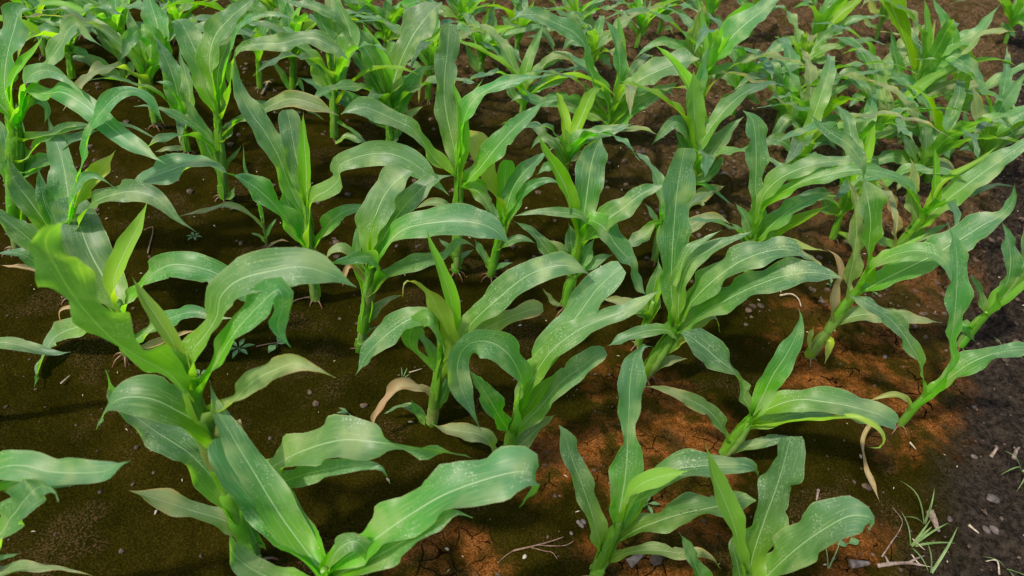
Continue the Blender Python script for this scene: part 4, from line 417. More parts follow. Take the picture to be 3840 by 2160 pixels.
["bushy maize plant cut by the right edge in the upper part of the field",[2.043,3.085],[-4,0,150],1.05,[[0,95,[12,0,132,-2,29,258,2,59,383,23,82,471,46,103,544],0,[0,0,0,0,0],0],[0,91,[17,0,133,37,22,249,86,42,338,141,58,393],0,[0,0,1,1],0],[2,95,[-4,0,150,-68,11,275,-127,18,358,-192,27,451],0,[-18,-41,-52,-52],0],[0,73,[3,0,130,-114,10,246,-169,17,332],0,[-16,-48,-48],0],[0,48,[6,0,131,-68,-9,184,-113,-16,158],0,[-17,-50,-50],0],[1,42,[8,0,142,34,26,226,84,48,285],0,[-1,-4,-4],0],[1,62,[-2,0,77,10,-12,200,46,-41,315,103,-101,407,173,-189,459,243,-289,482],0,[0,0,0,0,0,0],0],[0,59,[-4,0,141,2,29,267,19,106,370,40,208,446,70,322,498,106,443,529],0,[8,8,8,8,8,8],0],[0,72,[-3,0,102,-22,-15,209,-69,-62,296,-135,-131,351,-205,-214,363,-274,-298,346],0,[-7,-7,-7,-7,-7,-7],0],[2,80,[-2,0,79,40,15,176,102,32,262,184,51,328,275,84,373,378,112,379],0,[8,8,8,8,8,8],0],[0,58,[-4,0,129,-21,10,261,-74,44,380,-167,97,460,-276,169,487,-376,251,452],0,[2,2,2,2,2,2],0]]],
["pale wilted maize plant in the upper right among fallen leaves",[1.542,3.028],[-29,0,182],1.0,[[2,59,[-25,0,172,-98,-7,305,-141,-11,374,-196,-14,414,-259,-17,435,-314,-20,419],0,[-23,-41,-59,-68,-68,-68],0],[2,101,[-15,0,164,-54,5,254,-91,8,318,-123,11,366],0,[-19,-43,-55,-55],0],[0,48,[-20,0,163,-123,20,278,-63,31,313,5,42,329,76,53,346],0,[-18,-35,-52,-52,-52],0],[0,93,[-19,0,153,29,-5,211,95,-10,240,168,-15,259],0,[9,22,28,28],0],[2,55,[-24,0,163,-12,20,274,-35,34,349,-72,43,395],0,[-2,-5,-6,-6],0],[0,65,[-20,0,143,-97,-1,189,-173,-3,274],0,[-17,-48,-48],0],[3,37,[-19,0,123,2,13,241,46,18,266],0,[0,-2,-2],0],[1,59,[-18,0,115,8,19,232,54,59,336,127,109,418,220,174,461,322,237,477],0,[9,9,9,9,9,9],0],[0,71,[-21,0,131,-47,3,241,-122,17,324,-215,32,387,-327,40,399,-438,39,382],0,[-2,-2,-2,-2,-2,-2],0],[0,65,[-19,0,118,-9,-13,221,18,-58,311,54,-129,378,102,-206,429,161,-290,446],0,[-12,-12,-12,-12,-12,-12],0],[0,66,[-28,0,179,-39,46,300,-63,143,383,-82,260,436,-111,386,427,-140,492,357],0,[-4,-4,-4,-4,-4,-4],0],[0,65,[-20,0,126,-26,-27,236,-51,-100,319,-81,-199,365,-113,-307,375,-146,-413,351],0,[-2,-2,-2,-2,-2,-2],0]]],
["maize plant in the upper right with a dark low blade and a drooping grey-green leaf",[1.238,3.039],[-45,0,157],0.95,[[0,66,[-41,0,138,-69,-7,258,-17,-11,269,38,-15,283,96,-19,251,144,-24,180],0,[11,19,28,32,32,32],0],[0,85,[-33,0,109,-6,-4,174,72,-9,223,112,-12,243],0,[11,24,31,31],0],[0,67,[-41,0,148,-126,-16,189,-153,-31,132,-176,-48,63],0,[-12,-28,-36,-36],0],[3,61,[-45,0,157,-36,12,232,36,27,287,44,40,358],0,[4,9,12,12],0],[0,61,[-41,0,138,-104,13,219,-146,23,284],0,[-15,-44,-44],0],[2,77,[-27,0,95,-34,32,194,-40,88,282,-49,168,347,-65,262,388,-77,365,400],0,[8,8,8,8,8,8],0],[0,76,[-27,0,93,-50,-15,185,-98,-45,262,-161,-92,318,-242,-140,332,-322,-189,314],0,[13,13,13,13,13,13],0],[0,66,[-39,0,138,-19,3,232,19,10,320,79,25,393,159,47,442,252,71,446],0,[-4,-4,-4,-4,-4,-4],0],[0,59,[-22,0,76,-36,20,174,-74,64,255,-121,128,317,-180,199,356,-247,273,365],0,[8,8,8,8,8,8],0],[1,75,[-23,0,82,-22,-35,188,-21,-98,280,-18,-177,358,-7,-270,418,17,-373,452],0,[-5,-5,-5,-5,-5,-5],0]]],
["maize plant at the top right with a fan of bright blades over bare brown soil",[1.51,4.199],[-9,0,193],1.0,[[1,110,[2,0,183,49,20,290,87,35,371,145,50,432,189,61,484],0,[7,15,22,22,22],0],[0,67,[6,0,196,28,52,340,28,86,436],0,[0,1,1],0],[0,62,[6,0,172,100,-1,294,161,-2,366,264,-2,401],0,[14,31,40,40],0],[0,80,[-7,0,182,-121,-14,198,-191,-25,159,-246,-37,89,-306,-49,25],0,[-9,-18,-27,-27,-27],0],[0,79,[-7,0,158,-19,40,295,-31,71,397],0,[1,3,3],0],[0,58,[8,0,64,56,12,129,75,27,234],0,[8,24,24],0],[1,78,[-6,0,122,-22,-13,236,-63,-54,336,-130,-116,407,-204,-197,443,-288,-275,432],0,[-11,-11,-11,-11,-11,-11],0],[0,67,[-5,0,103,34,9,221,118,25,311,229,59,356,343,104,380,454,155,356],0,[-6,-6,-6,-6,-6,-6],0],[0,79,[-8,0,171,-27,6,287,-80,21,391,-169,39,465,-273,48,520,-389,46,539],0,[-1,-1,-1,-1,-1,-1],0],[1,71,[-9,0,180,-4,-21,299,10,-64,411,31,-140,503,51,-238,570,70,-357,585],0,[0,0,0,0,0,0],0],[0,69,[-9,0,191,1,27,301,22,78,400,48,170,461,79,277,484,119,381,463],0,[-8,-8,-8,-8,-8,-8],0]]],
["low maize plant with a lime level blade below the bright fan-shaped plant",[1.377,3.873],[-21,0,137],0.85,[[3,49,[-12,0,115,-82,-9,173,-145,-17,160,-193,-27,105],0,[-16,-35,-45,-45],0],[0,59,[-12,0,115,12,-6,190,110,-13,217,177,-17,223],0,[12,27,34,34],0],[2,74,[-7,0,93,28,-3,70,57,-7,107,75,-9,135],0,[14,33,42,42],0],[0,50,[-5,0,82,-75,-13,98,-91,-27,42],0,[-14,-41,-41],0],[0,60,[-10,0,127,109,4,124,197,7,80,238,11,167],0,[16,35,45,45],0],[0,59,[-14,0,93,-44,-28,201,-100,-87,282,-171,-163,331,-257,-239,328,-325,-311,270],0,[3,3,3,3,3,3],0],[0,73,[-12,0,79,17,0,188,95,5,268,195,12,319,303,23,347,415,24,336],0,[10,10,10,10,10,10],0],[0,65,[-16,0,108,-35,30,219,-70,98,307,-116,186,367,-169,289,373,-223,378,321],0,[5,5,5,5,5,5],0],[2,77,[-18,0,117,-25,-15,219,-48,-71,302,-75,-147,366,-101,-245,388,-126,-341,364],0,[9,9,9,9,9,9],0],[0,64,[-15,0,99,15,25,212,76,87,294,152,169,334,227,262,329,291,356,291],0,[9,9,9,9,9,9],0]]],
["maize plant with a pale torn blade in front of the reddish clods at upper right",[1.167,3.264],[-22,0,135],0.95,[[2,93,[-14,0,116,6,4,165,80,12,229,85,19,328],0,[6,13,17,17],0],[0,57,[-20,0,125,-69,3,208,-58,3,230,14,5,221],0,[-23,-52,-67,-67],0],[2,52,[-16,0,105,-75,9,149,-118,14,163],0,[-11,-32,-32],0],[0,56,[-16,0,126,15,14,197,49,25,240],0,[3,10,10],0],[0,51,[-12,0,84,26,-1,113,108,-3,129],0,[11,32,32],0],[0,72,[-16,0,96,5,-35,209,47,-93,305,97,-174,379,151,-273,421,203,-380,401],0,[7,7,7,7,7,7],0],[0,79,[-15,0,95,-14,26,207,-15,97,297,-21,203,342,-39,314,365,-52,426,342],0,[-4,-4,-4,-4,-4,-4],0],[0,82,[-10,0,61,-48,-21,175,-118,-70,262,-198,-139,322,-285,-222,338,-361,-306,292],0,[-5,-5,-5,-5,-5,-5],0],[0,63,[-18,0,108,22,-10,237,92,-25,352,203,-63,420,326,-99,464,458,-122,443],0,[-12,-12,-12,-12,-12,-12],0],[0,81,[-15,0,92,-40,14,186,-83,40,270,-152,88,319,-229,146,339,-303,210,335],0,[-9,-9,-9,-9,-9,-9],0]]],
["small upright maize plant at the top edge right of centre beside a fallen grey stick",[0.485,4.102],[-7,0,179],0.8,[[0,60,[2,0,88,-17,30,202,-9,57,303],0,[-2,-7,-7],0],[0,53,[3,0,65,22,32,162,22,76,296],0,[1,5,5],0],[0,46,[-5,0,87,-85,12,174,-123,19,233],0,[-18,-51,-51],0],[1,46,[-9,0,167,-48,19,268,-76,30,326],0,[-14,-40,-40],0],[0,49,[-4,0,108,19,18,180,59,43,242,120,75,279,189,109,294,258,140,275],0,[13,13,13,13,13,13],0],[0,55,[-5,0,117,-34,-15,181,-73,-41,237,-120,-72,282,-177,-111,303,-239,-148,304],0,[-2,-2,-2,-2,-2,-2],0],[0,58,[-4,0,86,29,-24,190,82,-69,277,148,-134,339,219,-218,354,287,-305,339],0,[6,6,6,6,6,6],0],[0,53,[-5,0,133,-25,35,214,-58,94,273,-102,164,309,-147,242,310,-181,319,278],0,[2,2,2,2,2,2],0],[0,69,[-5,0,130,-33,-44,221,-73,-121,279,-125,-201,319,-186,-285,333,-253,-360,305],0,[4,4,4,4,4,4],0],[1,69,[-5,0,117,17,7,190,63,27,247,120,58,286,180,101,305,236,149,284],0,[-2,-2,-2,-2,-2,-2],0]]],
["small maize plant at the top edge with an arched leaf falling to the right",[0.635,4.414],[5,0,156],0.8,[[0,43,[5,0,120,-42,4,164,11,9,209,90,15,218],0,[0,0,0,0],0],[0,46,[11,0,133,66,-6,185,129,-10,156,201,-18,70],0,[17,38,49,49],0],[0,59,[7,0,132,28,18,238,37,28,295],0,[2,7,7],0],[2,33,[10,0,47,48,4,77,94,8,46],0,[13,39,39],0],[0,59,[4,0,116,-34,-26,241,-109,-86,334,-201,-166,387,-306,-243,413,-404,-332,394],0,[-3,-3,-3,-3,-3,-3],0],[0,61,[5,0,154,47,7,280,140,18,374,248,35,450,371,67,492,500,98,494],0,[0,0,0,0,0,0],0],[0,60,[5,0,140,-19,7,230,-82,20,298,-164,32,341,-258,36,337,-344,32,300],0,[7,7,7,7,7,7],0],[0,80,[3,0,91,14,-19,194,41,-57,290,82,-126,358,129,-210,403,188,-298,403],0,[-10,-10,-10,-10,-10,-10],0],[2,71,[5,0,139,9,14,262,19,61,376,37,134,475,73,241,524,108,360,527],0,[-13,-13,-13,-13,-13,-13],0]]],
["lime-tinted maize plant near the top edge left of the twisted arching leaf",[0.075,3.931],[23,0,169],0.9,[[3,74,[20,0,91,32,13,167,59,26,233,94,37,283],0,[6,14,19,19],0],[3,72,[15,0,90,-53,6,139,-116,11,143],0,[-11,-33,-33],0],[2,62,[22,0,80,62,-16,203,146,-30,145,207,-43,65],0,[18,41,52,52],0],[0,94,[23,0,125,99,12,259,171,19,318],0,[11,33,33],0],[0,61,[20,0,136,-30,18,231,-89,33,303],0,[-12,-36,-36],0],[0,63,[15,0,67,-98,-17,117,-169,-29,68,-235,-39,56],0,[-11,-25,-32,-32],0],[1,48,[21,0,153,-9,3,227,-56,10,291,-120,15,339,-192,25,374,-269,43,372],0,[9,9,9,9,9,9],0],[0,47,[11,0,84,51,-29,180,107,-67,264,187,-127,306,276,-188,298,361,-244,263],0,[4,4,4,4,4,4],0],[0,62,[15,0,113,13,30,186,2,91,234,-15,167,250,-35,243,244,-49,310,205],0,[6,6,6,6,6,6],0],[0,65,[14,0,104,-46,-19,194,-127,-39,266,-223,-62,313,-324,-96,339,-428,-132,335],0,[5,5,5,5,5,5],0],[0,50,[23,0,168,61,-4,259,133,-19,323,222,-36,364,319,-52,371,413,-65,348],0,[-13,-13,-13,-13,-13,-13],0],[1,64,[23,0,169,-7,24,273,-50,61,368,-103,117,447,-181,184,489,-263,258,490],0,[2,2,2,2,2,2],0]]],
["narrow maize plant at the top edge near the middle",[-0.178,3.586],[-20,0,178],0.85,[[0,79,[-16,0,147,-46,17,230,-30,38,336],0,[-4,-13,-13],0],[0,66,[-19,0,136,-71,1,210,-117,2,242],0,[-13,-38,-38],0],[1,52,[-14,0,148,17,19,239,42,39,337],0,[7,20,20],0],[0,62,[-16,0,116,14,-13,208,75,-22,226,152,-35,178,190,-47,109],0,[12,23,35,35,35],0],[0,52,[-13,0,113,-3,-25,200,18,-65,279,45,-134,331,76,-217,353,100,-305,345],0,[10,10,10,10,10,10],0],[0,65,[-14,0,123,-16,21,194,-16,69,250,-23,127,297,-39,198,314,-48,270,298],0,[-11,-11,-11,-11,-11,-11],0],[1,46,[-15,0,133,-44,-46,229,-88,-109,308,-154,-191,342,-222,-278,342,-293,-350,297],0,[10,10,10,10,10,10],0],[0,64,[-19,0,162,31,-9,241,100,-23,302,182,-46,342,270,-78,343,347,-112,303],0,[-12,-12,-12,-12,-12,-12],0],[0,67,[-19,0,170,-40,19,265,-80,57,348,-132,110,415,-199,168,459,-274,231,479],0,[12,12,12,12,12,12],0],[0,58,[-10,0,91,-9,-37,189,-10,-107,268,-15,-191,331,-15,-290,368,-16,-394,351],0,[-1,-1,-1,-1,-1,-1],0]]],
["maize plant near the upper middle with a pointed spear standing on its left",[-0.076,2.813],[-16,0,186],0.95,[[0,50,[-17,0,168,-24,30,271,-9,56,359,10,76,423,18,91,469],0,[0,-1,-2,-2,-2],0],[0,53,[-12,0,159,8,8,275,59,14,327,105,18,350,141,20,339],0,[12,24,35,35,35],0],[0,50,[-11,0,150,34,-2,223,90,-4,248,171,-6,302],0,[12,28,35,35],0],[2,46,[-15,0,177,86,5,369,145,7,368,186,8,330],0,[17,39,50,50],0],[0,52,[-14,0,122,-63,9,165,-107,20,225],0,[-11,-33,-33],0],[2,38,[-13,0,141,27,1,212,51,1,221],0,[15,44,44],0],[1,48,[-16,0,184,-79,-5,275,-178,-8,325,-284,-1,354,-394,12,354,-494,30,310],0,[4,4,4,4,4,4],0],[1,52,[-10,0,111,34,1,207,113,-2,276,216,-4,300,318,-16,279,408,-15,224],0,[1,1,1,1,1,1],0],[0,58,[-8,0,87,-30,17,182,-88,56,252,-162,101,300,-240,160,314,-319,219,305],0,[14,14,14,14,14,14],0],[0,53,[-8,0,90,-24,-42,195,-61,-113,278,-111,-197,338,-181,-287,352,-259,-367,327],0,[2,2,2,2,2,2],0],[0,63,[-10,0,112,19,19,180,59,46,238,118,78,275,181,117,288,240,163,272],0,[-9,-9,-9,-9,-9,-9],0],[2,59,[-13,0,154,-54,22,242,-110,60,315,-178,105,372,-254,169,383,-329,225,350],0,[-8,-8,-8,-8,-8,-8],0]]],
["red-footed maize plant behind the narrow-waisted blade with a dead yellow hanging leaf",[-0.529,2.938],[0,0,231],0.85,[[3,23,[-1,0,158,-31,-8,138,-38,-18,93,-34,-46,20],0,[-12,-27,-35,-35],"dead yellow hanging leaf"],[0,48,[1,0,214,-27,17,300,7,30,362,14,41,419],0,[-1,-4,-5,-5],0],[0,57,[0,0,195,-55,13,271,-87,24,348,-82,35,430],0,[-9,-20,-26,-26],0],[1,48,[1,0,214,20,23,315,83,41,371],0,[7,20,20],0],[0,50,[1,0,121,-67,8,171,-113,12,171],0,[-11,-32,-32],0],[0,56,[0,0,145,-53,7,230,-131,26,289,-222,46,325,-319,69,327,-414,88,300],0,[-4,-4,-4,-4,-4,-4],0],[0,65,[0,0,156,3,-36,252,7,-112,321,7,-206,362,-2,-308,361,-6,-397,309],0,[-12,-12,-12,-12,-12,-12],0],[2,48,[0,0,110,31,41,208,84,116,271,150,200,296,215,288,279,281,365,234],0,[0,0,0,0,0,0],0],[0,63,[0,0,174,-24,-17,263,-75,-59,328,-142,-105,373,-215,-158,398,-290,-212,397],0,[3,3,3,3,3,3],0],[0,63,[0,0,230,33,-1,298,84,-4,354,156,-2,377,232,-1,373,300,-1,341],0,[-7,-7,-7,-7,-7,-7],0],[0,61,[0,0,211,-4,27,281,-11,69,342,-29,132,379,-44,202,399,-60,275,400],0,[8,8,8,8,8,8],0]]],
["top-centre maize plant with a bright cupped leaf and a blade twisting down right",[-0.331,3.325],[-9,0,102],0.95,[[1,66,[-8,0,71,-19,37,187,-10,60,259,13,97,371],0,[2,4,5,5],0],[0,80,[-7,0,82,12,57,260,5,88,352],0,[1,4,4],0],[0,59,[-7,0,26,-55,4,92,-102,9,163],0,[-16,-47,-47],0],[0,62,[-4,0,72,-2,-17,214,56,-25,206,108,-36,146,154,-48,65],0,[19,38,56,56,56],0],[2,50,[-9,0,82,-35,-13,217,-66,-17,240,-101,-22,212,-139,-27,177],0,[-19,-38,-56,-56,-56],0],[1,60,[-4,0,72,30,8,231,83,11,268,143,14,286],0,[14,33,42,42],0],[0,65,[-8,0,91,-28,-21,182,-67,-70,254,-121,-130,306,-183,-202,317,-246,-265,282],0,[4,4,4,4,4,4],0],[0,53,[-6,0,72,30,10,163,104,33,225,188,60,269,278,99,279,367,138,261],0,[12,12,12,12,12,12],0],[0,57,[-8,0,91,-36,36,163,-71,92,217,-113,164,235,-160,236,231,-202,296,187],0,[-11,-11,-11,-11,-11,-11],0],[0,67,[-8,0,89,11,-26,163,49,-71,217,97,-129,246,153,-186,238,208,-230,199],0,[-5,-5,-5,-5,-5,-5],0],[0,58,[-8,0,96,17,27,161,57,60,215,111,98,249,172,141,252,231,181,231],0,[-11,-11,-11,-11,-11,-11],0],[0,52,[-5,0,61,-35,-9,136,-76,-25,204,-141,-47,248,-217,-74,256,-291,-105,242],0,[4,4,4,4,4,4],0]]],
["maize plant at the top between the V-shaped plant and its neighbours with level lime leaves",[-0.832,3.357],[0,0,146],0.9,[[1,47,[1,0,82,27,-3,126,84,-8,129],0,[16,48,48],0],[1,49,[1,0,82,-33,-6,119,-73,-11,87],0,[-12,-36,-36],0],[0,74,[-2,0,136,-44,-5,237,-102,-8,236,-157,-11,216],0,[-11,-25,-32,-32],0],[3,68,[-2,0,136,24,25,243,60,35,269],0,[11,31,31],0],[0,48,[0,0,136,53,1,267,103,1,218],0,[21,62,62],0],[0,62,[-4,0,116,-57,10,188,-81,15,229],0,[-8,-25,-25],0],[0,52,[0,0,146,-3,27,253,11,46,326],0,[0,1,1],0],[0,64,[0,0,141,34,25,221,92,70,274,158,133,284,212,197,249,258,256,197],0,[5,5,5,5,5,5],0],[0,57,[0,0,80,-38,10,167,-111,26,226,-193,46,271,-283,76,278,-375,96,265],0,[-4,-4,-4,-4,-4,-4],0],[0,55,[0,0,95,30,-38,198,75,-95,285,129,-180,336,181,-277,362,235,-377,365],0,[-7,-7,-7,-7,-7,-7],0],[0,69,[0,0,83,15,46,170,47,119,228,96,205,243,140,290,217,173,362,157],0,[7,7,7,7,7,7],0],[1,64,[0,0,116,-26,-6,187,-68,-15,250,-132,-33,287,-204,-59,288,-276,-77,271],0,[4,4,4,4,4,4],0],[0,56,[0,0,134,35,-18,202,84,-39,261,145,-73,298,218,-103,300,291,-128,283],0,[9,9,9,9,9,9],0]]],
["small maize plant at the top edge right of the wide V",[-0.51,3.763],[4,0,153],0.85,[[0,78,[3,0,121,45,14,208,92,25,265],0,[14,40,40],0],[0,73,[1,0,121,-61,-1,206,-107,-2,250],0,[-18,-51,-51],0],[0,52,[4,0,110,62,-9,187,124,-17,220],0,[18,52,52],0],[0,62,[2,0,110,-101,1,156,-188,2,131,-256,3,183],0,[-12,-28,-35,-35],0],[0,47,[3,0,92,47,2,159,117,5,198,194,13,219,273,24,205,338,28,159],0,[-11,-11,-11,-11,-11,-11],0],[0,66,[2,0,70,-19,23,140,-49,57,202,-89,112,238,-135,170,257,-180,232,254],0,[-9,-9,-9,-9,-9,-9],0],[0,64,[3,0,102,0,-34,192,-1,-91,270,4,-166,331,6,-262,346,17,-354,320],0,[4,4,4,4,4,4],0],[0,62,[3,0,93,8,28,180,20,73,258,47,144,309,80,224,335,117,307,340],0,[-14,-14,-14,-14,-14,-14],0],[0,46,[4,0,136,-52,-6,219,-130,-20,280,-219,-33,324,-316,-51,339,-414,-71,330],0,[10,10,10,10,10,10],0],[0,46,[3,0,98,36,-21,189,95,-48,264,177,-90,302,265,-133,315,358,-167,306],0,[-13,-13,-13,-13,-13,-13],0]]],
["maize plant at the top edge left of centre mostly cut off by the frame",[-1.558,3.365],[12,0,141],0.9,[[0,75,[8,0,101,-27,19,177,-67,34,233],0,[-2,-8,-8],0],[0,82,[11,0,112,57,15,202,117,25,247],0,[14,41,41],0],[0,48,[7,0,82,-45,0,132,-110,0,102],0,[-14,-41,-41],0],[0,42,[5,0,61,76,0,132,103,0,98],0,[18,52,52],0],[0,51,[9,0,107,50,10,212,128,32,292,231,62,328,343,82,329,445,95,279],0,[-6,-6,-6,-6,-6,-6],0],[0,66,[11,0,122,-12,42,225,-51,103,313,-96,183,380,-142,280,418,-185,385,411],0,[-14,-14,-14,-14,-14,-14],0],[0,55,[6,0,73,8,-28,152,9,-72,225,8,-133,283,14,-213,313,17,-296,300],0,[4,4,4,4,4,4],0],[2,55,[11,0,122,27,23,219,63,76,298,113,156,336,166,242,336,224,317,297],0,[-5,-5,-5,-5,-5,-5],0],[0,61,[9,0,108,-21,4,193,-83,14,258,-163,28,297,-253,33,290,-334,41,252],0,[14,14,14,14,14,14],0],[0,56,[12,0,134,61,-16,208,138,-42,250,218,-80,266,300,-118,258,374,-149,216],0,[-8,-8,-8,-8,-8,-8],0]]],
["dark maize plant at the top edge in the left corner",[-2.174,2.998],[26,0,133],0.9,[[0,61,[21,0,105,-16,25,172,-52,44,213],0,[2,6,6],0],[0,60,[23,0,105,83,9,193,139,15,252],0,[21,60,60],0],[0,49,[13,0,76,-27,-1,106,-83,-1,70],0,[-13,-38,-38],0],[0,42,[15,0,77,85,-12,119,124,-27,76],0,[17,50,50],0],[1,61,[22,0,111,-16,-41,197,-73,-107,251,-143,-176,280,-224,-239,282,-302,-287,238],0,[12,12,12,12,12,12],0],[0,63,[25,0,126,66,-5,200,130,-12,254,212,-19,275,295,-28,278,373,-33,244],0,[0,0,0,0,0,0],0],[2,59,[14,0,73,-8,19,158,-45,49,234,-97,88,296,-164,136,332,-237,187,349],0,[-8,-8,-8,-8,-8,-8],0],[0,62,[13,0,68,0,-37,140,-20,-91,198,-42,-165,224,-67,-243,230,-93,-319,215],0,[5,5,5,5,5,5],0],[0,54,[22,0,112,59,34,203,113,90,274,178,155,324,249,230,338,319,304,313],0,[-5,-5,-5,-5,-5,-5],0],[0,51,[13,0,66,-24,-17,159,-86,-42,235,-170,-88,268,-254,-144,259,-334,-195,223],0,[0,0,0,0,0,0],0]]],
["maize plant at the top right of centre behind the huge slanting blade",[1.275,4.718],[-24,0,178],0.85,[[1,79,[-21,0,140,-4,34,246,39,61,320],0,[-1,-4,-4],0],[0,85,[-22,0,127,-112,11,210,-184,19,270],0,[-15,-44,-44],0],[0,74,[-17,0,115,45,-3,202,118,-4,228],0,[11,32,32],0],[0,53,[-14,0,77,-92,-9,105,-144,-19,61],0,[-15,-45,-45],0],[0,79,[-18,0,135,12,-25,224,64,-76,288,121,-136,338,187,-208,346,254,-278,337],0,[0,0,0,0,0,0],0],[0,67,[-12,0,92,-7,20,186,7,79,261,22,153,323,46,240,355,76,332,343],0,[3,3,3,3,3,3],0],[0,81,[-17,0,125,-43,-43,248,-92,-108,352,-152,-188,438,-214,-297,480,-292,-404,486],0,[10,10,10,10,10,10],0],[0,80,[-20,0,146,32,14,269,108,42,375,216,75,447,338,119,482,464,159,465],0,[-10,-10,-10,-10,-10,-10],0],[0,70,[-19,0,142,-53,30,248,-117,93,320,-200,161,363,-289,231,380,-387,291,369],0,[-9,-9,-9,-9,-9,-9],0]]],
["yellow-tipped wilting maize plant at the top right",[2.245,5.119],[-33,0,216],0.85,[[3,83,[-22,0,164,-121,4,227,-187,6,282],0,[-15,-43,-43],0],[0,89,[-16,0,165,4,50,288,19,80,361],0,[0,1,1],0],[2,86,[-15,0,138,74,-21,240,170,-33,206,246,-49,101],0,[13,30,38,38],0],[2,54,[-11,0,83,-99,5,122,-155,8,153],0,[-15,-44,-44],0],[0,68,[-24,0,160,-65,-2,269,-152,-7,347,-261,-11,389,-378,-6,388,-488,-2,351],0,[-9,-9,-9,-9,-9,-9],0],[0,58,[-33,0,214,-21,-41,338,-3,-125,438,25,-239,497,63,-363,516,98,-489,497],0,[-13,-13,-13,-13,-13,-13],0],[0,68,[-26,0,171,-31,21,274,-42,72,364,-56,160,420,-63,264,429,-77,365,408],0,[-14,-14,-14,-14,-14,-14],0],[2,81,[-21,0,141,-54,-25,238,-114,-81,302,-182,-150,342,-260,-220,332,-318,-286,275],0,[4,4,4,4,4,4],0],[2,79,[-22,0,146,-5,-5,272,35,-21,391,104,-55,492,195,-104,566,301,-151,619],0,[1,1,1,1,1,1],0]]],
["maize plant in the top right corner by the bare olive ground",[3.396,5.597],[-59,0,200],0.9,[[1,99,[-49,0,158,-142,10,271,-213,17,357],0,[-19,-57,-57],0],[0,85,[-43,0,159,-26,49,307,28,84,392],0,[-1,-4,-4],0],[0,54,[-41,0,145,-103,-9,166,-44,-20,135,22,-32,91],0,[-1,-2,-3,-3],0],[0,101,[-43,0,174,44,-15,193,182,-41,46],0,[19,56,56],0],[0,64,[-33,0,112,-90,2,230,-198,1,304,-327,-12,324,-455,-20,296,-572,-31,238],0,[8,8,8,8,8,8],0],[0,79,[-43,0,146,-18,-18,267,46,-72,360,120,-146,427,202,-239,448,278,-330,410],0,[9,9,9,9,9,9],0],[0,66,[-55,0,185,-56,40,273,-50,116,333,-53,206,368,-63,301,385,-72,397,382],0,[2,2,2,2,2,2],0],[0,70,[-56,0,189,-75,-14,286,-124,-53,365,-191,-103,421,-274,-157,429,-357,-210,408],0,[-6,-6,-6,-6,-6,-6],0],[0,76,[-38,0,130,-11,18,218,39,61,286,112,114,314,194,161,322,269,214,300],0,[12,12,12,12,12,12],0]]],
["wilted maize plant with a limp grey-green leaf hanging between the upper right stems",[1.378,2.79],[-50,0,151],0.95,[[2,64,[-43,0,133,-125,-17,241,-187,-27,280,-224,-37,242,-215,-48,174],0,[-18,-35,-52,-52,-52],0],[0,63,[-46,0,142,-46,2,228,-2,3,263,66,4,229],0,[8,20,25,25],0],[2,73,[-43,0,133,-88,12,271,-144,21,364],0,[-18,-53,-53],0],[0,51,[-38,0,124,9,-2,163,72,-4,157,136,-6,102],0,[16,36,46,46],0],[0,52,[-37,0,114,-104,-2,122,-138,-5,77],0,[-10,-31,-31],0],[1,36,[-46,0,142,-49,19,209,-37,37,268],0,[0,0,0],0],[0,58,[-34,0,105,-80,-30,224,-169,-81,306,-274,-153,339,-385,-221,322,-489,-281,272],0,[-7,-7,-7,-7,-7,-7],0],[0,83,[-43,0,130,-3,8,227,76,29,291,170,64,319,263,105,296,340,144,238],0,[-13,-13,-13,-13,-13,-13],0],[0,70,[-24,0,73,-65,17,180,-148,46,257,-252,72,300,-366,96,304,-467,123,254],0,[0,0,0,0,0,0],0],[0,66,[-46,0,139,-46,-31,252,-51,-105,344,-52,-200,414,-51,-314,445,-51,-431,447],0,[7,7,7,7,7,7],0],[0,60,[-25,0,75,-15,29,181,4,80,278,25,169,339,56,271,371,89,375,358],0,[14,14,14,14,14,14],0]]],
["maize plant with striped dark blades just above the drooping pale blade",[1.684,2.822],[-26,0,149],0.95,[[0,72,[-24,0,139,-135,-5,189,-203,-8,164,-244,-12,99],0,[-13,-29,-38,-38],0],[0,80,[-21,0,139,-36,15,245,-96,32,356],0,[-13,-38,-38],0],[2,65,[-16,0,130,22,-3,189,90,-6,174,148,-10,98],0,[12,27,34,34],0],[0,61,[-22,0,135,-113,-11,244,-191,-19,299],0,[-23,-66,-66],0],[1,42,[-26,0,149,-36,21,223,-28,40,282],0,[-1,-3,-3],0],[2,46,[-12,0,101,-64,-16,90,-83,-34,46],0,[-6,-19,-19],0],[0,66,[-18,0,107,-27,-35,230,-36,-93,344,-50,-198,418,-77,-323,434,-91,-446,401],0,[-6,-6,-6,-6,-6,-6],0],[0,74,[-15,0,89,-4,23,185,17,79,266,50,162,309,85,256,304,117,337,256],0,[-9,-9,-9,-9,-9,-9],0],[2,80,[-26,0,147,-58,8,247,-112,27,335,-190,59,398,-276,102,440,-369,151,438],0,[-10,-10,-10,-10,-10,-10],0],[0,69,[-19,0,111,-1,-35,229,33,-90,336,94,-173,406,172,-267,429,253,-360,408],0,[-14,-14,-14,-14,-14,-14],0],[0,64,[-15,0,87,-22,21,196,-46,77,289,-89,165,342,-128,265,369,-167,367,352],0,[-5,-5,-5,-5,-5,-5],0]]],
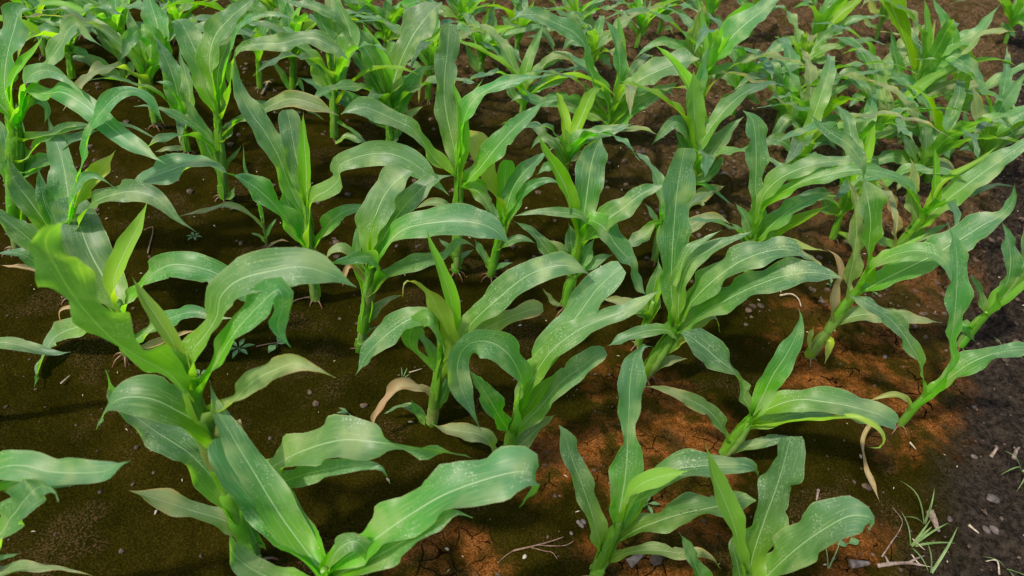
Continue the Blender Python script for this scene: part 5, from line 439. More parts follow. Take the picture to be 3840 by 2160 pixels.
["maize plant with pale crossing blades at the right under the bent wide blade",[2.137,3.607],[-21,0,158],0.95,[[0,87,[-17,0,147,-103,1,252,-191,2,301,-262,3,298],0,[-18,-41,-52,-52],0],[2,81,[-15,0,147,-22,2,256,38,4,298,118,6,269],0,[10,22,28,28],0],[0,70,[-8,0,138,49,-17,189,124,-31,176,180,-47,103],0,[13,31,39,39],0],[0,79,[-17,0,147,-54,22,253,-105,42,342],0,[-11,-32,-32],0],[2,66,[-10,0,126,-94,-10,149,-141,-20,111],0,[-12,-34,-34],0],[2,64,[-19,0,140,-60,5,268,-150,25,367,-264,65,425,-388,111,450,-518,145,433],0,[4,4,4,4,4,4],0],[0,62,[-15,0,110,0,-11,211,47,-46,295,106,-97,362,177,-166,389,253,-234,396],0,[5,5,5,5,5,5],0],[0,72,[-15,0,113,-8,37,199,-1,91,275,17,164,330,48,251,343,84,331,310],0,[4,4,4,4,4,4],0],[2,65,[-17,0,128,-38,-15,240,-78,-50,342,-132,-103,429,-195,-167,500,-273,-246,533],0,[10,10,10,10,10,10],0],[0,65,[-11,0,80,19,-1,199,80,-8,305,160,-7,399,269,4,453,390,19,469],0,[11,11,11,11,11,11],0]]],
["small maize plant beside the tallest bright blades at upper right",[1.736,3.673],[-28,0,145],0.85,[[0,83,[-23,0,134,-117,-4,219,-201,-7,238,-243,-9,188],0,[-13,-29,-38,-38],0],[2,79,[-25,0,138,-41,13,247,-98,24,330],0,[-14,-41,-41],0],[0,69,[-21,0,135,11,-1,219,69,-2,229,138,-3,176],0,[12,27,34,34],0],[0,57,[-19,0,124,-86,-17,119,-121,-38,65],0,[-10,-29,-29],0],[1,37,[-28,0,145,-36,13,215,-24,26,278],0,[-4,-11,-11],0],[0,75,[-28,0,143,6,3,239,70,16,316,159,36,360,258,52,373,354,70,344],0,[7,7,7,7,7,7],0],[0,82,[-26,0,132,-51,30,226,-98,93,290,-160,164,327,-229,239,326,-284,309,277],0,[-12,-12,-12,-12,-12,-12],0],[0,63,[-16,0,80,-11,-37,169,0,-109,232,14,-202,257,20,-298,247,31,-389,215],0,[-14,-14,-14,-14,-14,-14],0],[2,83,[-20,0,101,-9,14,215,31,58,315,80,124,398,146,206,446,226,288,462],0,[0,0,0,0,0,0],0],[0,68,[-28,0,143,-73,-9,270,-150,-34,378,-266,-60,441,-396,-81,472,-526,-114,467],0,[0,0,0,0,0,0],0]]],
["maize plant below the huge slanting blade with two level side leaves",[0.956,3.365],[-7,0,139],0.9,[[0,74,[-5,0,129,-89,-12,212,-163,-20,222,-209,-29,177],0,[-15,-33,-43,-43],0],[0,71,[-5,0,133,13,-11,229,69,-18,262,127,-25,235],0,[18,42,54,54],0],[0,75,[-3,0,129,-24,21,220,-74,42,304],0,[-8,-24,-24],0],[2,52,[2,0,109,61,1,129,124,3,98],0,[15,43,43],0],[0,60,[0,0,108,-57,-3,89,-80,-7,32],0,[-9,-27,-27],0],[1,37,[-7,0,139,2,21,204,21,41,261],0,[2,7,7],0],[0,68,[-4,0,88,-20,-13,203,-54,-48,311,-109,-121,385,-173,-215,414,-227,-317,390],0,[6,6,6,6,6,6],0],[0,83,[-4,0,74,25,-3,168,90,-5,243,171,-9,299,266,-17,324,364,-30,319],0,[0,0,0,0,0,0],0],[0,83,[-3,0,69,-27,38,190,-63,113,288,-116,214,347,-171,327,377,-225,444,379],0,[6,6,6,6,6,6],0],[0,77,[-5,0,107,-2,-23,220,4,-90,313,4,-193,364,-1,-306,383,-3,-421,374],0,[5,5,5,5,5,5],0],[0,58,[-4,0,73,22,28,158,65,85,217,124,150,247,190,214,258,255,275,232],0,[-2,-2,-2,-2,-2,-2],0]]],
["dark maize plant between the narrow twisted blade and the long level blades",[1.128,2.742],[-19,0,135],0.95,[[0,65,[-17,0,126,-100,-14,203,-164,-23,210,-197,-33,157],0,[-17,-40,-51,-51],0],[0,74,[-15,0,126,-4,-11,219,49,-19,248,109,-27,221],0,[14,31,40,40],0],[0,68,[-15,0,126,-41,12,219,-90,24,296],0,[-15,-45,-45],0],[0,53,[-11,0,108,41,-1,137,96,-1,110],0,[13,38,38],0],[2,54,[-9,0,98,-68,-18,97,-89,-35,53],0,[-9,-26,-26],0],[1,31,[-19,0,135,-12,19,194,5,36,244],0,[0,-1,-1],0],[2,76,[-11,0,76,-42,-1,203,-114,-7,312,-212,-14,398,-332,-28,449,-461,-39,464],0,[-4,-4,-4,-4,-4,-4],0],[2,72,[-16,0,113,10,-21,244,66,-63,359,165,-123,429,280,-188,455,394,-259,438],0,[-3,-3,-3,-3,-3,-3],0],[0,71,[-19,0,134,-10,31,258,3,94,369,31,191,447,59,312,479,94,432,450],0,[14,14,14,14,14,14],0],[0,78,[-9,0,64,-29,-45,181,-67,-129,269,-128,-234,308,-180,-350,318,-240,-460,295],0,[9,9,9,9,9,9],0],[0,62,[-13,0,92,33,1,204,106,5,301,205,13,370,317,30,409,434,58,427],0,[-11,-11,-11,-11,-11,-11],0]]],
["shaded maize plant at upper left behind the long thin bright leaf",[-1.978,2.578],[25,0,149],0.95,[[0,63,[23,0,140,-2,-13,206,-45,-21,209,-93,-30,164],0,[-11,-26,-33,-33],0],[0,58,[24,0,141,97,-6,228,145,-9,253,181,-13,229],0,[22,49,62,62],0],[0,63,[23,0,140,29,22,223,21,43,294],0,[2,7,7],0],[0,49,[17,0,114,74,5,139,96,9,108],0,[11,33,33],0],[0,50,[17,0,114,-38,-4,106,-83,-8,58],0,[-14,-41,-41],0],[0,69,[18,0,104,23,48,203,27,118,287,23,217,333,27,327,327,31,431,292],0,[2,2,2,2,2,2],0],[1,55,[14,0,81,-20,-15,163,-88,-39,218,-168,-65,249,-251,-98,234,-329,-124,197],0,[-12,-12,-12,-12,-12,-12],0],[0,59,[24,0,141,59,-3,220,109,-11,290,179,-21,339,264,-34,352,347,-38,329],0,[7,7,7,7,7,7],0],[0,51,[17,0,103,2,40,174,-20,95,232,-43,163,274,-74,236,298,-101,313,308],0,[1,1,1,1,1,1],0],[1,55,[20,0,121,31,-46,196,44,-121,242,62,-203,271,75,-291,278,94,-370,242],0,[12,12,12,12,12,12],0],[0,52,[13,0,78,41,32,177,94,89,252,159,166,290,224,252,303,280,339,273],0,[14,14,14,14,14,14],0]]],
["shaded maize plant at the top edge behind the twisted arching leaf",[-1.363,3.285],[12,0,140],0.9,[[0,65,[10,0,121,-28,-11,194,-74,-17,198,-115,-25,146],0,[-16,-36,-46,-46],0],[0,76,[10,0,121,62,12,211,93,22,279],0,[16,47,47],0],[0,64,[10,0,121,-5,32,204,-19,58,269],0,[2,6,6],0],[0,53,[10,0,91,73,-9,124,113,-18,85],0,[12,36,36],0],[1,54,[12,0,138,-8,-45,226,-37,-116,291,-84,-201,314,-126,-291,303,-170,-377,273],0,[-8,-8,-8,-8,-8,-8],0],[0,60,[11,0,127,58,-9,227,144,-23,294,243,-45,339,353,-61,346,455,-70,304],0,[-11,-11,-11,-11,-11,-11],0],[0,62,[7,0,76,-30,32,175,-99,90,239,-181,150,283,-264,223,286,-343,281,234],0,[-1,-1,-1,-1,-1,-1],0],[2,61,[6,0,74,2,-46,172,-2,-118,254,-3,-217,299,0,-326,298,-2,-422,249],0,[-14,-14,-14,-14,-14,-14],0],[2,53,[11,0,123,34,39,192,60,93,248,95,162,278,137,234,279,177,298,245],0,[10,10,10,10,10,10],0],[0,66,[11,0,130,-7,-16,208,-37,-50,276,-77,-93,333,-123,-155,361,-178,-214,372],0,[-10,-10,-10,-10,-10,-10],0]]],
["maize plant at the top edge left of the lime level leaves",[-1.022,3.511],[6,0,146],0.9,[[0,80,[6,0,125,-40,4,197,-81,6,229],0,[-11,-31,-31],0],[0,77,[6,0,125,48,19,217,86,31,269],0,[14,41,41],0],[0,55,[5,0,105,-57,-13,129,-96,-26,76],0,[-14,-42,-42],0],[0,57,[5,0,105,64,0,135,106,1,91],0,[14,40,40],0],[0,57,[3,0,84,-31,21,190,-100,68,267,-194,123,300,-286,187,281,-354,245,211],0,[-11,-11,-11,-11,-11,-11],0],[0,49,[5,0,117,29,-27,193,62,-66,261,117,-119,296,181,-173,314,239,-234,310],0,[14,14,14,14,14,14],0],[0,53,[4,0,107,2,33,206,-11,108,277,-31,203,314,-50,305,303,-63,397,257],0,[1,1,1,1,1,1],0],[0,46,[5,0,123,-37,-38,207,-99,-104,255,-160,-185,262,-209,-267,228,-248,-343,173],0,[-3,-3,-3,-3,-3,-3],0],[0,65,[4,0,99,38,2,193,109,1,265,203,-3,301,302,-8,317,401,-5,303],0,[-13,-13,-13,-13,-13,-13],0],[0,68,[3,0,76,-18,28,171,-52,84,249,-93,150,313,-147,233,337,-209,309,311],0,[3,3,3,3,3,3],0]]],
["maize plant at the top left edge behind the wide upright blade",[-1.794,3.131],[21,0,136],0.95,[[0,75,[17,0,117,-12,0,195,-42,0,235],0,[-9,-26,-26],0],[0,73,[17,0,117,85,0,211,131,-1,263],0,[21,62,62],0],[0,50,[14,0,98,-38,-18,114,-77,-37,57],0,[-15,-43,-43],0],[0,52,[16,0,98,90,-15,143,129,-29,108],0,[17,49,49],0],[0,68,[12,0,78,18,19,150,27,56,214,35,117,256,50,186,280,65,259,275],0,[5,5,5,5,5,5],0],[1,51,[13,0,89,-15,-24,183,-70,-69,255,-136,-124,308,-209,-188,336,-286,-252,318],0,[-7,-7,-7,-7,-7,-7],0],[0,47,[10,0,67,72,0,154,154,3,221,252,7,262,357,2,278,458,-5,246],0,[-14,-14,-14,-14,-14,-14],0],[0,57,[10,0,68,-23,28,167,-92,74,236,-180,128,270,-276,176,251,-359,224,202],0,[2,2,2,2,2,2],0],[0,48,[10,0,64,31,-53,159,67,-134,226,101,-228,274,150,-328,284,205,-416,246],0,[10,10,10,10,10,10],0],[0,50,[16,0,108,50,40,201,107,100,269,166,176,316,224,267,314,271,360,291],0,[10,10,10,10,10,10],0]]],
["small maize plant between the twisted arching leaf and the tall upper spear",[0.214,3.511],[-6,0,149],0.85,[[0,70,[-6,0,139,-74,0,210,-134,-1,200,-170,-1,142],0,[-13,-30,-39,-39],0],[2,70,[-4,0,139,23,-6,239,77,-11,269,124,-14,238],0,[19,44,56,56],0],[0,69,[-4,0,139,-26,7,226,-65,14,297],0,[-14,-42,-42],0],[0,49,[-1,0,118,-62,-6,99,-93,-12,43],0,[-16,-47,-47],0],[0,54,[-1,0,129,55,-1,139,106,-3,96],0,[13,37,37],0],[0,48,[-5,0,139,-28,29,204,-61,73,254,-110,126,274,-158,183,277,-211,233,267],0,[-2,-2,-2,-2,-2,-2],0],[0,50,[-5,0,126,-18,-47,228,-39,-131,302,-72,-232,342,-99,-342,352,-120,-451,329],0,[14,14,14,14,14,14],0],[2,60,[-5,0,117,22,7,213,77,28,293,149,55,356,231,87,402,321,126,418],0,[13,13,13,13,13,13],0],[0,69,[-5,0,120,-45,21,202,-102,59,266,-179,104,294,-254,160,294,-323,220,274],0,[-4,-4,-4,-4,-4,-4],0],[2,52,[-3,0,85,17,-42,171,52,-115,227,84,-203,251,125,-292,257,162,-377,228],0,[2,2,2,2,2,2],0],[0,52,[-4,0,92,-1,35,170,0,99,226,5,175,264,13,260,270,13,340,243],0,[-14,-14,-14,-14,-14,-14],0]]],
["thin maize plant at the top edge left of the huge slanting blade",[0.904,4.387],[-12,0,159],0.85,[[0,70,[-8,0,147,-87,-16,234,-153,-25,249,-183,-35,200],0,[-18,-42,-53,-53],0],[0,78,[-8,0,147,10,23,251,42,37,310],0,[1,3,3],0],[2,55,[-5,0,136,-81,-10,138,-105,-19,76],0,[-14,-42,-42],0],[0,54,[-5,0,136,41,-10,183,101,-19,160],0,[16,47,47],0],[0,71,[-10,0,132,9,10,238,45,32,338,111,74,413,183,131,469,274,188,486],0,[6,6,6,6,6,6],0],[0,77,[-6,0,73,-47,25,174,-102,67,262,-184,127,308,-274,188,333,-370,245,320],0,[-8,-8,-8,-8,-8,-8],0],[1,77,[-11,0,149,-3,-14,242,15,-46,329,45,-112,389,80,-191,428,111,-279,441],0,[1,1,1,1,1,1],0],[0,69,[-11,0,146,-10,24,241,-7,91,313,-3,178,357,5,273,383,4,370,374],0,[-3,-3,-3,-3,-3,-3],0],[0,70,[-6,0,76,-19,-16,209,-51,-56,333,-114,-136,420,-192,-226,480,-287,-321,486],0,[0,0,0,0,0,0],0]]]
]

GROUP = 'maize plants growing in rows across the field'
rnd = random.Random(3)
for label, base, top, rcm, leaves in PLANTS:
    e = empty('maize_plant', (base[0], base[1], 0))
    tag(e, label, 'maize plant', GROUP)
    stem_mesh(Vector(top) / 1000, rcm, rnd, e)
    hs = sorted((rec[2][2] for rec in leaves), reverse=True)
    for rec in leaves:
        leaf_mesh(rec, rnd, e, Vector(top) / 1000, .0086 * rcm, hs.index(rec[2][2]))

# ------------------------------------------------------------------ the field floor
def path_side(x, y):
    """signed distance past the edge of the field, on the bare path"""
    return (x - (.52 + .50 * y)) * .894

BASES = {}
for q in PLANTS:
    for ix in (-1, 0, 1):
        for iy in (-1, 0, 1):
            BASES.setdefault((int(q[1][0] // .12) + ix, int(q[1][1] // .12) + iy), []).append(q[1])

def ground_z(x, y):
    s = path_side(x, y)
    v = Vector((x, y, 0))
    z = .010 * noise.noise(v * 1.3) + .005 * noise.noise(v * 4.1 + Vector((3, 1, 0)))
    rough = .0028 + .0085 * sm(1.9, 3.4, y + .55 * x) * (1 - .3 * sm(.0, .6, s)) + .010 * sm(-.05, .3, s)
    clump = sm(.0, .45, noise.noise(v * 2.3 + Vector((9, 4, 2))))
    rough += .003 * clump
    f = noise.fractal(v * 26, .9, 2.1, 4)
    z += rough * f
    z += rough * .9 * max(0, noise.noise(v * 17 + Vector((5, 5, 1))))
    cl = sm(2.0, 3.4, y + .55 * x) * (1 - .5 * sm(.3, .9, s)) + .7 * sm(.0, .3, s)
    z += .030 * cl * sm(.08, .5, noise.noise(v * 11 + Vector((1, 7, 3)))) + .014 * cl * sm(.1, .5, noise.noise(v * 23 + Vector((4, 2, 8))))
    # low rounded ridges and runnels, running away from the path edge
    w_ = (x * .98 - y * .17) + .10 * noise.noise(v * 1.7)
    rg_ = sm(-1.2, -.2, x) * (1 - sm(-.2, .1, s)) * (1 - sm(1.8, 2.6, y))
    z += rg_ * (.019 * (.5 + .5 * math.sin(w_ * 2 * math.pi / .33)) ** 1.5 - .006)
    z += .03 * sm(.15, .8, s) * (1 - sm(2.5, 5, y))
    for bx, by in BASES.get((int(x // .12), int(y // .12)), ()):
        d = math.hypot(x - bx, y - by)
        z += .016 * math.exp(-(d / .04) ** 2) * (1 + .7 * noise.noise(v * 45))
    return z

def axis(lo, hi, step, far):
    a = [lo + step * i for i in range(int((hi - lo) / step) + 1)]
    pre = []; x = lo; d = step
    while x > -far: d *= 1.35; x -= d; pre.append(x)
    post = []; x = a[-1]; d = step
    while x < far: d *= 1.35; x += d; post.append(x)
    return pre[::-1] + a + post
xs = axis(-2.4, 4.4, .0125, 60); 
ys = axis(.35, 6.6, .0135, 60)
nx, ny = len(xs), len(ys)
gv = []
for y in ys:
    for x in xs:
        inside = -3.4 < x < 6 and -.6 < y < 9
        gv.append((x, y, ground_z(x, y) if inside else .01 * noise.noise(Vector((x, y, 0)) * .7)))
gf = [(j * nx + i, j * nx + i + 1, (j + 1) * nx + i + 1, (j + 1) * nx + i) for j in range(ny - 1) for i in range(nx - 1)]

def ground_material():
    T = NT('field_soil')
    pos = T.n('ShaderNodeNewGeometry').outputs['Position']
    sp = T.n('ShaderNodeSeparateXYZ', i_0=pos); X, Y = sp.outputs[0], sp.outputs[1]
    big = T.noise(pos, 2.2, 3, .55); medn = T.noise(pos, 7, 4, .6); fine = T.noise(pos, 60, 5, .65); grit = T.noise(pos, 240, 3, .6)
    wob = T.math('ADD', T.math('MULTIPLY', T.math('SUBTRACT', big, .5), .5), T.math('MULTIPLY', T.math('SUBTRACT', medn, .5), .35))
    side = T.math('MULTIPLY', T.math('SUBTRACT', X, T.math('MULTIPLY_ADD', Y, .50, .52)), .894)
    side = T.math('ADD', side, T.math('MULTIPLY', wob, .55))
    # wet olive mud under an algal film, its colour also darkened for shade
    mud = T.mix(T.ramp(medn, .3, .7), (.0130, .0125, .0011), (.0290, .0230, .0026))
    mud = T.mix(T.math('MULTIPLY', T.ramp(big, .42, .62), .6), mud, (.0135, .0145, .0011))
    # red clay, its sunlit patches put into the colour as orange
    def blob(cx, cy, rx, ry):
        dx = T.math('DIVIDE', T.math('SUBTRACT', X, cx), rx); dy = T.math('DIVIDE', T.math('SUBTRACT', Y, cy), ry)
        d = T.math('SQRT', T.math('ADD', T.math('MULTIPLY', dx, dx), T.math('MULTIPLY', dy, dy)))
        return T.ramp(T.math('ADD', d, T.math('ADD', T.math('MULTIPLY', wob, 1.7), T.math('MULTIPLY', T.math('SUBTRACT', fine, .5), .7))), .62, .98, 1., 0.)
    cl = None
    for b in ((-.02, .76, .17, .13), (.46, 1.2, .27, .36), (1.18, 1.66, .42, .42), (.95, .85, .2, .22), (.40, .80, .16, .13), (1.6, 2.35, .5, .5), (.13, 1.08, .12, .16)):
        k = blob(*b); cl = k if cl is None else T.math('MAXIMUM', cl, k)
    clay = T.mix(T.ramp(fine, .3, .7), (.110, .037, .0060), (.205, .082, .022))
    clay = T.mix(T.math('MULTIPLY', T.ramp(medn, .46, .58), .92), clay, (.034, .028, .0035))  # dark olive mottling: shade between the sunlit patches put into the colour
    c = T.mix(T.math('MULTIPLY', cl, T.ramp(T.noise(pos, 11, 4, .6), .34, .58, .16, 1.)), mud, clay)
    c = T.mix(T.math('MULTIPLY', T.ramp(grit, .42, .66), .55), T.mix(1., c, (.55, .55, .55), 'MULTIPLY'), T.mix(1., c, (1.9, 1.75, 1.6), 'MULTIPLY'))
    # dry crumbs in bands
    band = T.ramp(T.noise(pos, 5.2, 3, .55), .53, .64)
    c = T.mix(T.math('MULTIPLY', band, T.ramp(grit, .45, .7)), c, (.060, .036, .017))
    # clods of the upper right
    up = T.ramp(T.math('MULTIPLY_ADD', X, .55, Y), 2.2, 3.8)
    clod = T.mix(T.ramp(fine, .3, .7), (.036, .023, .009), (.135, .084, .046))
    c = T.mix(T.math('MULTIPLY', up, .8), c, T.mix(T.ramp(medn, .44, .6), clod, T.mix(1., clod, (.55, .62, .45), 'MULTIPLY')))
    # trodden grey path
    path = T.mix(T.ramp(fine, .32, .68), (.0085, .0068, .0050), (.036, .0275, .0205))
    path = T.mix(T.math('MULTIPLY', T.ramp(grit, .56, .76), .4), path, (.095, .080, .068))
    c = T.mix(T.ramp(side, .0, .18), c, path)
    olive = T.mix(T.ramp(fine, .3, .7), (.026, .024, .006), (.060, .054, .017))
    c = T.mix(T.math('MULTIPLY', T.ramp(side, .25, .6), T.ramp(Y, 3.2, 4.6)), c, olive)
    # drying cracks, only inside the clay patches
    wv = T.n('ShaderNodeVectorMath', operation='ADD', i_0=pos, i_1=T.n('ShaderNodeVectorMath', operation='SCALE', i_0=T.n('ShaderNodeTexNoise', i_Vector=pos, i_Scale=22.).outputs[1], i_Scale=.03).outputs[0]).outputs[0]
    vo = T.n('ShaderNodeTexVoronoi', feature='DISTANCE_TO_EDGE'); T.link(wv, vo.inputs['Vector']); vo.inputs['Scale'].default_value = 21
    cw = T.math('MULTIPLY', T.ramp(T.noise(pos, 9, 3, .6), .45, .64), .045)
    crack = T.math('MULTIPLY', T.ramp(T.math('DIVIDE', vo.outputs[0], T.math('ADD', cw, .0005)), .35, 1., 1., 0.), T.ramp(cw, .004, .02))
    crack = T.math('MULTIPLY', crack, T.math('MAXIMUM', T.math('MULTIPLY', cl, T.ramp(side, .05, .25, 1., 0.)), .0))
    c = T.mix(crack, c, (.010, .005, .002))
    wet = T.math('MULTIPLY', T.ramp(side, -.5, .05, 1., 0.), T.ramp(T.math('MULTIPLY_ADD', X, .9, Y), 1.6, 3.4, 1., 0.))
    pb = T.n('ShaderNodeBsdfPrincipled'); T.link(c, pb.inputs['Base Color'])
    T.link(T.math('ADD', T.math('MULTIPLY', wet, -.30), T.math('MULTIPLY_ADD', fine, .2, .78)), pb.inputs['Roughness'])
    pb.inputs['Specular IOR Level'].default_value = .0
    h = T.math('ADD', T.math('ADD', T.math('MULTIPLY', fine, .55), T.math('MULTIPLY', grit, .3)), T.math('MULTIPLY', crack, -.9))
    bp = T.n('ShaderNodeBump'); T.link(h, bp.inputs['Height']); bp.inputs['Distance'].default_value = .012
    T.link(T.math('MULTIPLY_ADD', wet, -.2, .9), bp.inputs['Strength'])
    T.link(bp, pb.inputs['Normal']); T.link(pb, T.out.inputs[0]); return T.m
SOIL = ground_material()
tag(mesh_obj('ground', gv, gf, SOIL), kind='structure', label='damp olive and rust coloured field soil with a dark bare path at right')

def simple(name, a, b, scale=90, rough=.8, spec=.3, trans=None):
    T = NT(name)
    tc = T.n('ShaderNodeTexCoord').outputs['Object']; oi = T.n('ShaderNodeObjectInfo').outputs['Random']
    nz = T.noise(T.n('ShaderNodeVectorMath', operation='ADD', i_0=tc, i_1=T.n('ShaderNodeCombineXYZ', i_0=T.math('MULTIPLY', oi, 50.))).outputs[0], scale, 4, .6)
    c = T.mix(T.ramp(nz, .3, .7), a, b)
    pb = T.n('ShaderNodeBsdfPrincipled'); T.link(c, pb.inputs['Base Color']); pb.inputs['Roughness'].default_value = rough; pb.inputs['Specular IOR Level'].default_value = spec
    bp = T.n('ShaderNodeBump'); bp.inputs['Strength'].default_value = .5; bp.inputs['Distance'].default_value = .002; T.link(nz, bp.inputs['Height']); T.link(bp, pb.inputs['Normal'])
    if trans:
        tr = T.n('ShaderNodeBsdfTranslucent'); tr.inputs[0].default_value = trans + (1,)
        ms = T.n('ShaderNodeMixShader'); ms.inputs[0].default_value = .35; T.link(pb, ms.inputs[1]); T.link(tr, ms.inputs[2]); T.link(ms, T.out.inputs[0])
    else: T.link(pb, T.out.inputs[0])
    return T.m
PEB = simple('pebble_stone', (.022, .015, .008), (.095, .062, .040), 40)
STONE = simple('grey_stone', (.045, .036, .032), (.11, .090, .080), 60)
STRAW = simple('pale_straw', (.24, .19, .12), (.42, .36, .27), 120)
WOOD = simple('weathered_wood', (.10, .07, .05), (.27, .20, .155), 70)
ROOT = simple('root_brown', (.10, .055, .035), (.24, .15, .10), 70)
WEED = simple('weed_green', (.07, .16, .05), (.13, .25, .09), 60, .5, .4, (.12, .25, .03))
GRASS = simple('grass_green', (.10, .19, .04), (.19, .27, .10), 60, .5, .4, (.2, .3, .05))

# ------------------------------------------------------------------ loose gravel
ICO = []
def ico():
    import bmesh
    bm = bmesh.new(); bmesh.ops.create_icosphere(bm, subdivisions=1, radius=1)
    vs = [v.co.copy() for v in bm.verts]; fs = [tuple(v.index for v in f.verts) for f in bm.faces]; bm.free(); return vs, fs
IV, IF = ico()
def pebble(rnd, r, squash=.65):
    off = Vector((rnd.uniform(0, 99), rnd.uniform(0, 99), 0))
    m = Matrix.Rotation(rnd.uniform(0, 6.28), 3, 'Z') @ Matrix.Diagonal((1, rnd.uniform(.6, 1), squash * rnd.uniform(.7, 1.1)))
    return [m @ (v * r * (1 + .45 * noise.noise(v * 1.3 + off))) for v in IV], IF
rg = random.Random(21)
parts = []
tries = 0
while len(parts) < 9000 and tries < 120000:
    tries += 1
    x = rg.uniform(-2.2, 3.6); y = rg.uniform(.45, 5.2)
    s = path_side(x, y)
    d = noise.noise(Vector((x, y, 0)) * 2.3 + Vector((9, 4, 2)))
    p = .14 + 1.0 * sm(.0, .4, d) + .8 * sm(0, .2, s) + .5 * sm(1.9, 3.2, y + .55 * x)
    if rg.random() > p / (1 + .35 * y): continue
    r = .0017 + .0055 * rg.random() ** 3 + (.013 * rg.random() ** 3 if y > 1.7 else 0)
    vs, fs = pebble(rg, r)
    z = ground_z(x, y) + r * .2
    parts.append(([v + Vector((x, y, z)) for v in vs], fs))
V, F_ = join(parts)
tag(mesh_obj('gravel', V, F_, PEB, smooth=False), kind='stuff', label='small brown gravel and soil crumbs strewn over the field', cat='gravel')
parts = []
for _ in range(330):
    x = rg.uniform(-1.6, 2.6); y = rg.uniform(.5, 3.6)
    L_ = rg.uniform(.004, .014); a = rg.uniform(0, 6.28); w = L_ * rg.uniform(.12, .3)
    z = ground_z(x, y) + .003
    dv = Vector((math.cos(a), math.sin(a), 0)) * L_ / 2; b = Vector((0, 0, .0015))
    vs, fs = tube([Vector((x, y, z)) - dv, Vector((x, y, z)) + b, Vector((x, y, z)) + dv], [w * .3, w, w * .3], 5)
    parts.append((vs, fs))
V, F_ = join(parts)
tag(mesh_obj('chaff_litter', V, F_, STRAW), kind='stuff', label='scattered pale chaff and husk flecks on the mud', cat='litter')

# ------------------------------------------------------------------ single stones, sticks, weeds
def stone(x, y, r, label, mat=STONE, group=None):
    import bmesh
    bm = bmesh.new(); bmesh.ops.create_icosphere(bm, subdivisions=3, radius=1)
    off = Vector((x * 31, y * 17, 2))
    vs = []
    for v in bm.verts:
        k = .8 * r * (1 + .35 * noise.noise(v.co * 1.2 + off) + .12 * noise.noise(v.co * 4 + off))
        vs.append((v.co.x * k * 1.15, v.co.y * k * .85, v.co.z * k * .62))
    fs = [tuple(v.index for v in f.verts) for f in bm.faces]; bm.free()
    o = mesh_obj('stone', vs, fs, mat, loc=(x, y, ground_z(x, y) + r * .2))
    o.rotation_euler[2] = x * 9
    return tag(o, label, 'stone', group)

def stick(name, pts, r, mat, label, cat, branches=()):
    p0 = Vector((pts[0][0], pts[0][1], 0))
    def path(q): return [Vector((a, b, ground_z(a, b) + h)) - p0 for a, b, h in q]
    def smooth(q, rr):
        c = catmull([tuple(v) for v in path(q)], max(8, 4 * len(q)))
        n = len(c)
        rad = [rr * (1 - .55 * i / (n - 1)) * (1 + .18 * noise.noise(Vector((i * .7, q[0][0] * 9, 0)))) for i in range(n)]
        return tube([Vector(v) for v in c], rad, 7)
    ps = [smooth(pts, r)] + [smooth(b, r * .6) for b in branches]
    V, F_ = join(ps)
    return tag(mesh_obj(name, V, F_, mat, loc=(p0.x, p0.y, 0)), label, cat)

def blade(base, tip, sag, w, n=9):
    vs = []; fs = []
    d = tip - base; side = Vector((0, 0, 1)).cross(d)
    if side.length < 1e-4: side = Vector((1, 0, 0))
    side.normalize()
    for i in range(n):
        t = i / (n - 1)
        p = base + d * t + Vector((0, 0, sag * math.sin(math.pi * t)))
        h = w * .5 * (1 - t ** 2.2) + .0002
        vs += [p - side * h + Vector((0, 0, h * .4)), p, p + side * h + Vector((0, 0, h * .4))]
    for i in range(n - 1):
        for k in range(2): fs.append((i * 3 + k, i * 3 + k + 1, i * 3 + k + 4, i * 3 + k + 3))
    return vs, fs

def grass_tuft(x, y, blades, label):
    z = ground_z(x, y)
    e = empty('grass_tuft', (x, y, z)); tag(e, label, 'grass tuft')
    for dx, dy, h, sag, w in blades:
        vs, fs = blade(Vector((0, 0, -.003)), Vector((dx, dy, h)), sag, w)
        mesh_obj('blade', [tuple(v) for v in vs], fs, GRASS, e)
    return e

def oval(length, width, az, rise, droop):
    vs = []; fs = []; n = 8; M = 5
    a = Vector((math.cos(az), math.sin(az), 0)); s = Vector((-a.y, a.x, 0))
    for i in range(n):
        t = i / (n - 1)
        pet = .22
        h = width * .5 * (0.06 if t < pet else max(.04, math.sin(math.pi * ((t - pet) / (1 - pet)) ** .75)))
        p = a * length * t + Vector((0, 0, rise * t - droop * t * t))
        for k in range(M):
            x = -1 + 2 * k / (M - 1)
            vs.append(p + s * h * x + Vector((0, 0, .25 * h * abs(x))))
    for i in range(n - 1):
        for k in range(M - 1): fs.append((i * M + k, i * M + k + 1, (i + 1) * M + k + 1, (i + 1) * M + k))
    return vs, fs

def weed(x, y, leaves, label, stem_h=.015):
    z = ground_z(x, y)
    e = empty('weed_seedling', (x, y, z)); tag(e, label, 'weed')
    vs, fs = tube([Vector((0, 0, -.004)), Vector((.001, 0, stem_h * .5)), Vector((0, .001, stem_h))], [.0015, .0013, .001], 6)
    mesh_obj('stem', [tuple(v) for v in vs], fs, WEED, e)
    for L_, w, az, rise, droop in leaves:
        vs, fs = oval(L_, w, R(az), rise, droop)
        mesh_obj('leaf', [(v.x, v.y, v.z + stem_h) for v in vs], fs, WEED, e)
    return e

